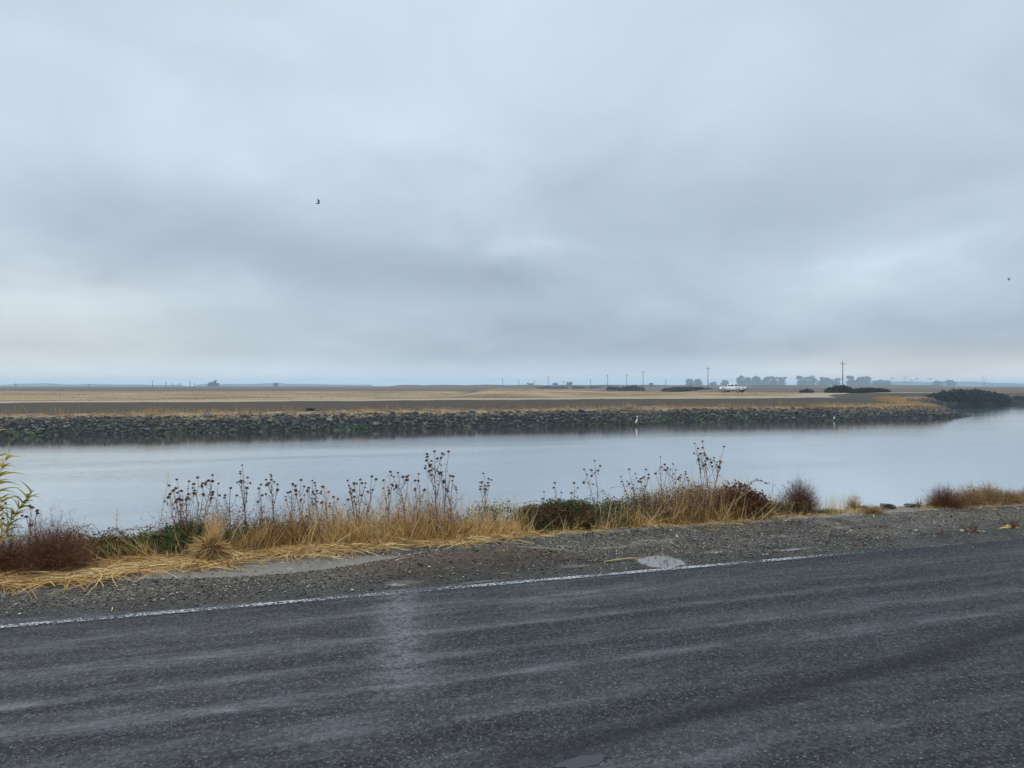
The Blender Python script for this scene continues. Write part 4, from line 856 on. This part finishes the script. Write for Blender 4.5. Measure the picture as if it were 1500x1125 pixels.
# dry wild sunflowers with round seed heads
def head_mesh(seed):
    rr = random.Random(seed); mb = MB(); r = .0135
    mb.tube([(0, 0, -.006), (0, 0, -.001), (0, 0, .007), (0, 0, .012)], [.004, r*.85, r, r*.5], 8, rr.uniform(.1, .6))
    for i in range(11):
        a = i/11*6.283+rr.uniform(-.2, .2); L = rr.uniform(.007, .013); c, s_ = math.cos(a), math.sin(a); z = rr.uniform(-.010, .004)
        mb.add([(c*r*.7-s_*.004, s_*r*.7+c*.004, 0), (c*r*.7+s_*.004, s_*r*.7-c*.004, 0), (c*(r+L), s_*(r+L), z)], None, [[0, 1, 2]], rr.uniform(.2, .9))
    return mb.me('seed_head', M_HEAD)
HEADS = [head_mesh(i) for i in range(6)]
def sunflower(px, v, pxt, ytop, nh, spread_, label, leafy=1.):
    bx, by, bz = base(px, v); t = thing('dry_sunflower', label, 'dry sunflower', (bx, by, bz), 0, 'dry sunflowers along the near bank')
    Ht = ztop(ytop, by)-bz; lx = (pxt-px)/F*by; st = MB(); lf = MB()
    def curve(a, b, c, n=7): tt = np.linspace(0, 1, n)[:, None]; return (1-tt)**2*np.array(a)+2*(1-tt)*tt*np.array(b)+tt**2*np.array(c)
    mid = (lx*.3+random.uniform(-.03, .03), random.uniform(-.04, .04), Ht*.55); top = (lx, random.uniform(-.05, .05), Ht)
    main = curve((0, 0, -.03), mid, top, 10); main += np.vstack([[0, 0, 0], RG.normal(0, .006, (8, 3)), [0, 0, 0]])
    st.tube(main, np.linspace(.0060, .0017, 10), 5, random.uniform(.2, .9)); ends = [(main[-1], main[-1]-main[-3])]
    for i in range(nh-1):
        f = random.uniform(.35, .88); k = f*9; p = main[int(k)]*(1-k % 1)+main[min(9, int(k)+1)]*(k % 1)
        sgn = (1 if i % 2 else -1)*random.uniform(.35, 1.); e = np.array([p[0]+sgn*spread_*1.5*(1.25-f*.5), p[1]+random.uniform(-1, 1)*spread_*.7, 0]); e[2] = p[2]+(Ht-p[2])*random.uniform(.45, 1.0)
        e[2] = min(e[2], Ht*random.uniform(.72, .99)); m_ = (p*.45+e*.55)+np.array([sgn*spread_*.22, 0, -.02]); cv = curve(p, m_, e); r0 = .0036*(1-f*.35)
        st.tube(cv, np.linspace(r0, .0014, 7), 4, random.uniform(.1, .9)); ends.append((cv[-1], cv[-1]-cv[-2]))
        if random.random() < .5 and nh > 4:
            p2 = cv[3]; e2 = p2+np.array([random.uniform(-.05, .05), random.uniform(-.04, .04), random.uniform(.04, .09)]); st.tube(curve(p2, (p2+e2)/2+[.01, 0, 0], e2, 4), .0013, 4); ends.append((e2, e2-p2))
    n = int(60*leafy*nh/6)+10; k = RG.integers(0, 8, n); C = main[k]+RG.normal(0, .016, (n, 3))+np.stack([RG.normal(0, spread_*.25, n)*(k/9), RG.normal(0, .01, n), RG.normal(0, .03, n)], -1)
    leaves(lf, C, RG.uniform(.012, .036, n), RG.uniform(.006, .014, n), RG.random(n), 0)
    link('stem', st.me('stem', M_STEM), t); link('withered_leaves', lf.me('withered_leaves', M_DEADLEAF), t)
    for p, dr in ends:
        o = link('seed_head', random.choice(HEADS), t, p); dq = Vector(dr).normalized(); o.rotation_euler = (dq+Vector((random.uniform(-.4, .4), random.uniform(-.4, .2), .3))).to_track_quat('Z', 'Y').to_euler(); s_ = random.uniform(.75, 1.25); o.scale = (s_,)*3
SF = [(20,7.6,5,738,5,.06,'small dry sunflower above the brown tumbleweed at the left edge'),(40,7.6,42,742,5,.05,'dry sunflower with dark heads between the left reed and the big tumbleweed'),(52,7.7,59,748,2,.03,'thin dry sunflower with one dark head over the big tumbleweed'),
 (262,7.7,246,712,6,.05,'dry sunflower leaning left at the left end of the tall row'),(266,7.75,258,703,6,.05,'dark stemmed sunflower second in the tall row'),(276,7.7,275,706,7,.06,'leafy dark sunflower above the green bramble'),(292,7.8,292,699,4,.04,'slender dry sunflower left of the straw coloured clump'),(300,7.7,312,696,8,.05,'bushy sunflower just above the straw coloured clump'),
 (318,7.8,322,708,3,.04,'short sunflower rising out of the straw coloured clump'),(335,7.65,341,714,4,.05,'sunflower with a large brown head right of the straw coloured clump'),(362,7.8,353,682,8,.055,'tallest dry sunflower of the left group'),(380,7.85,380,711,4,.04,'thin dry sunflower right of the tallest of the left group'),
 (400,7.8,398,695,8,.05,'sunflower with a single high head in the left middle'),(424,7.9,427,710,5,.045,'sunflower with three heads left of the pale stalks'),(440,7.85,442,703,6,.045,'dry sunflower among the pale stalks with upright heads'),(452,7.9,456,705,6,.05,'sunflower with many small heads among the pale stalks'),
 (470,7.9,462,707,5,.05,'pale stemmed sunflower right of the many headed one'),(482,7.85,475,713,4,.05,'arching pale sunflower at the end of the pale stalks'),(488,7.8,489,728,4,.03,'short dark sunflower in the dip between the groups'),(520,7.85,508,705,7,.06,'broad sunflower left of the middle group'),
 (526,7.9,528,703,5,.05,'upright sunflower with one big head left of the middle group'),(536,7.95,544,699,5,.05,'slender sunflower bending right before the middle group'),(570,7.8,571,692,5,.04,'straight sunflower with two stacked heads'),(600,7.75,584,692,9,.07,'dark wide branching sunflower left of the tallest one'),
 (618,7.85,613,695,6,.05,'sunflower with paired dark heads beside the tallest one'),(641,7.75,637,661,14,.085,'tallest dry sunflower with many branches in the middle of the row'),(650,7.85,657,662,5,.05,'thin tall sunflower leaning right beside the tallest one'),(660,7.85,664,698,5,.05,'short sunflower at the right of the tallest one'),
 (710,8.1,708,694,7,.05,'sunflower with three high heads rising behind the olive bramble'),(800,8.0,797,721,2,.03,'tiny sunflower head over the mixed bramble'),(820,8.1,813,708,3,.04,'small leaning sunflower over the mixed bramble'),(848,8.0,841,708,3,.04,'small sunflower over the dense green bramble'),
 (874,8.0,856,688,4,.04,'sunflower leaning far left over the dense green bramble'),(876,8.1,871,675,5,.05,'tall thin sunflower over the dense green bramble'),(925,8.0,909,698,3,.04,'sunflower leaning left over the reddish bramble'),(935,8.0,922,688,6,.05,'sunflower with several dark heads over the reddish bramble'),
 (945,8.1,946,688,5,.05,'upright sunflower over the reddish bramble'),(972,8.1,966,669,5,.05,'slender high sunflower left of the tall right one'),(985,8.0,986,680,7,.07,'wide fine branched sunflower left of the tall right one'),(1000,8.0,1004,691,6,.07,'low many headed sunflower left of the tall right one'),
 (1034,8.0,1018,650,6,.03,'straight sunflower pole beside the tall right one'),(1042,7.95,1030,647,9,.07,'tall branching sunflower at the right of the row'),(1044,8.0,1059,654,7,.05,'tall sunflower leaning right at the right of the row')]
for a in SF: sunflower(*a)
# pale feathery grass stalks standing beside them
for px, pxt, yt, l in ((222, 247, 696, 'feathery pale grass stalk arching right over the water at the left of the row'), (480, 478, 715, 'feathery pale grass stalk between the sunflower groups'), (556, 560, 708, 'feathery pale grass stalk left of the straight sunflower'), (168, 172, 748, 'fine feathery grass stalk left of the dark green bramble'), (1130, 1132, 698, 'single thin bare stalk left of the round brown bush'), (1096, 1094, 697, 'single thin dark stalk beside the orange brown bramble')):
    bx, by, bz = base(px, 7.8); t = thing('grass_stalk', l, 'grass stalk', (bx, by, bz), 0, 'tall grass stalks on the near bank'); H = ztop(yt, by)-bz; lx = (pxt-px)/F*by
    tt = np.linspace(0, 1, 10)[:, None]; cv = np.array([0, 0, 0])*(1-tt)+tt*np.array([lx*1., 0, H])+np.sin(tt*3.14)*np.array([lx*.1, 0, 0]); mb = MB(); mb.tube(cv, np.linspace(.003, .0012, 10), 4, .8); link('stem', mb.me('stem', M_STEM), t)
    if 'feathery' in l:
        N = 90; mb = MB(); k = RG.integers(5, 10, N); ribbons(mb, cv[k], RG.normal(0, .6, (N, 3))+[0, 0, .8], RG.uniform(.03, .09, N), .0016, RG.normal(0, .2, (N, 3))-[0, 0, .3], 3, RG.uniform(.5, 1, N)); link('plume', mb.me('plume', M_STRAW), t)

# giant reed leaning in at the left edge
def reed(px, v, tips, label):
    bx, by, bz = base(px, v); t = thing('giant_reed', label, 'reed', (bx, by, bz), 0, 'giant reeds at the left edge')
    lm_ = {}
    for (pt, yt, n, yel) in tips:
        top = np.array([(pt-px)/F*by, random.uniform(-.1, .05), ztop(yt, by)-bz]); tt = np.linspace(0, 1, 14)[:, None]
        cv = tt*np.array([top[0]*.35, top[1], top[2]*.85])*2*(1-tt)*1.+tt**2*top; cv = (1-tt)*tt*2*np.array([top[0]*.25, top[1]*.5, top[2]*.62])+tt**2*top
        mb = MB(); mb.tube(cv, np.linspace(.008, .002, 14), 6, .6); link('cane', mb.me('cane', M_STRAW), t)
        n = int(n*2.1)
        for i in range(n):
            f = .4+.6*i/(n-1); p = cv[min(13, int(f*13))]; s_ = 1 if i % 2 else -1; d0 = norm(np.array([s_*random.uniform(.35, .9)+.25, random.uniform(-.5, .5), random.uniform(.5, 1.1)]))
            mb = MB(); L = random.uniform(.14, .27)*(1.1-f*.35); k1 = np.array([p])
            ribbons(mb, k1, d0[None], np.array([L]), np.array([random.uniform(.012, .022)]), np.array([[s_*.15, 0, -random.uniform(.2, .8)]]), 7, np.array([np.clip(random.gauss(yel, .22), 0, 1)]), norm(np.cross(d0, [random.uniform(-.5, .5), 1, .3]))[None], .04)
            link('leaf', mb.me('leaf', M_REED), t)
reed(-45, 7.35, ((2, 622, 13, .75), (-8, 660, 12, .6), (-22, 600, 10, .7)), 'yellowing giant reed leaning in at the left edge with the highest leaves')
reed(-30, 7.2, ((16, 662, 15, .5), (-3, 700, 12, .45)), 'green and yellow giant reed cane below the highest one')
reed(-14, 7.2, ((44, 722, 17, .25), (6, 728, 9, .4)), 'low green giant reed shoot bending right over the brown tumbleweed')

# dark stones at the top of the bank, litter on the shoulder
for px, py, w_, h_, l in ((1300, 743, 14, 7, 'rounded dark stone at the top of the bank behind the flat weed mat'), (1264, 746, 11, 5, 'flat dark stone at the top of the bank left of the weed mat'), (1334, 745, 12, 4, 'flat dark stone at the top of the bank left of the right hand shrubs'), (1284, 741, 8, 3, 'small dark stone between the two stones behind the weed mat')):
    bx, by, bz = base(px, 7.72); me = rock_mesh(px, 22); me.materials.append(M_ROCK)
    at = me.attributes.new('tint', 'FLOAT', 'POINT'); at.data.foreach_set('value', np.full(len(me.vertices), .12, np.float32))
    o = link('stone', me, None, (bx, by, bz+.01+h_/F*by*.3), label=l, category='stone'); o.scale = (w_/F*by, w_/F*by*.8, h_/F*by*1.2); o.rotation_euler = (0, 0, random.random())
def debris(px, py, label, n, size, twig=0, pale=False):
    x, y = pg(px, py); u, v = w2uv(x, y); z = float(near_z(u, v)); t = thing('dead_leaf_litter', label, 'dead leaves', (x, y, max(z, 0)+.004), 0)
    for i in range(n):
        mb = MB(); d0 = norm(np.array([random.uniform(-1, 1), random.uniform(-.5, .5), random.uniform(.1, .8)])); p = np.array([[random.uniform(-1, 1)*size*.6, random.uniform(-1, 1)*size*.3, 0]])
        ribbons(mb, p, d0[None], np.array([size*random.uniform(.5, .9)]), np.array([size*random.uniform(.2, .4)]), np.array([[random.uniform(-.4, .4), random.uniform(-.3, .3), -random.uniform(.4, .9)]]), 5, np.array([random.random()]), None, .3)
        link('leaf', mb.me('leaf', M_STRAW if (pale and i % 2) else M_BRRUST), t)
    if twig:
        mb = MB()
        for i in range(twig):
            a = np.array([random.uniform(-.5, .5)*size, random.uniform(-.3, .3)*size, 0]); b = a+np.array([random.uniform(-1.6, 1.2)*size, random.uniform(-.4, .4)*size, random.uniform(.3, 2.2)*size*.8])
            mb.tube([a, (a+b)/2+RG.normal(0, .1*size, 3), b], [.0022, .0016, .0009], 4, .2)
            for q in range(3):
                c = a+(b-a)*random.uniform(.3, .9); mb.tube([c, c+RG.normal(0, .25*size, 3)+[0, 0, .2*size]], [.0012, .0007], 4, .2)
        link('twigs', mb.me('twigs', M_STEM), t)
debris(1254, 800, 'curled rust brown leaf on the wet shoulder left of the pale one', 4, .05)
debris(1303, 793, 'curled orange and pale leaf beside the white road line', 5, .06, 3, True)
debris(1422, 781, 'dark brown leaf clump with bare twigs standing by the road edge', 8, .12, 16, True)
debris(1380, 786, 'sparse fallen twigs at the gravel edge left of the dark leaf clump', 2, .05, 6)
debris(1482, 775, 'brown leaf litter with arching twigs near the right edge of the photo', 9, .13, 16, True)
debris(1200, 807, 'scrap of yellow leaf at the edge of the asphalt', 2, .045, 0, True)
debris(1046, 814, 'single yellow leaf right of the largest puddle', 1, .06, 0, True)
debris(715, 853, 'small dark clod of leaf on the white line', 2, .025)
x, y = pg(885, 826); x2_, y2_ = pg(935, 822); st = MB(); st.tube([(0, 0, 0), ((x2_-x)*.4, .03, .012), ((x2_-x)*.8, (y2_-y), .008), (x2_-x+.03, y2_-y+.02, .0)], [.006, .008, .007, .004], 6, .9)
t = thing('broken_stick', 'pale broken stick lying left of the largest puddle', 'stick', (x, y, .02)); link('branch', st.me('branch', M_STEM), t)
mb = MB(); mb.tube([(.02, 0, 0), (-.07, .02, .01), (-.16, -.01, .0)], [.005, .004, .002], 5, .3); link('side_branch', mb.me('side_branch', M_STEM), t)

# ------------------------------------------------------------------ haze
def m_haze(t, p):
    out = t.n['Material Output']; t.n.remove(t.n['Principled BSDF']); v = t.new('ShaderNodeVolumePrincipled')
    v.inputs['Color'].default_value = (.68, .86, 1., 1); v.inputs['Density'].default_value = HAZE; v.inputs['Anisotropy'].default_value = .0
    t.l.new(v.outputs[0], out.inputs['Volume'])
hz = bpy.data.materials.new('haze'); hz.use_nodes = True; m_haze(NT(hz.node_tree), None)
mb = MB(); mb.box((0, 2500, 14.5), (6500, 6500, 21.5)); link('haze', mb.me('haze', hz), kind='stuff', label='pale even haze in the air over the fields', category='haze')
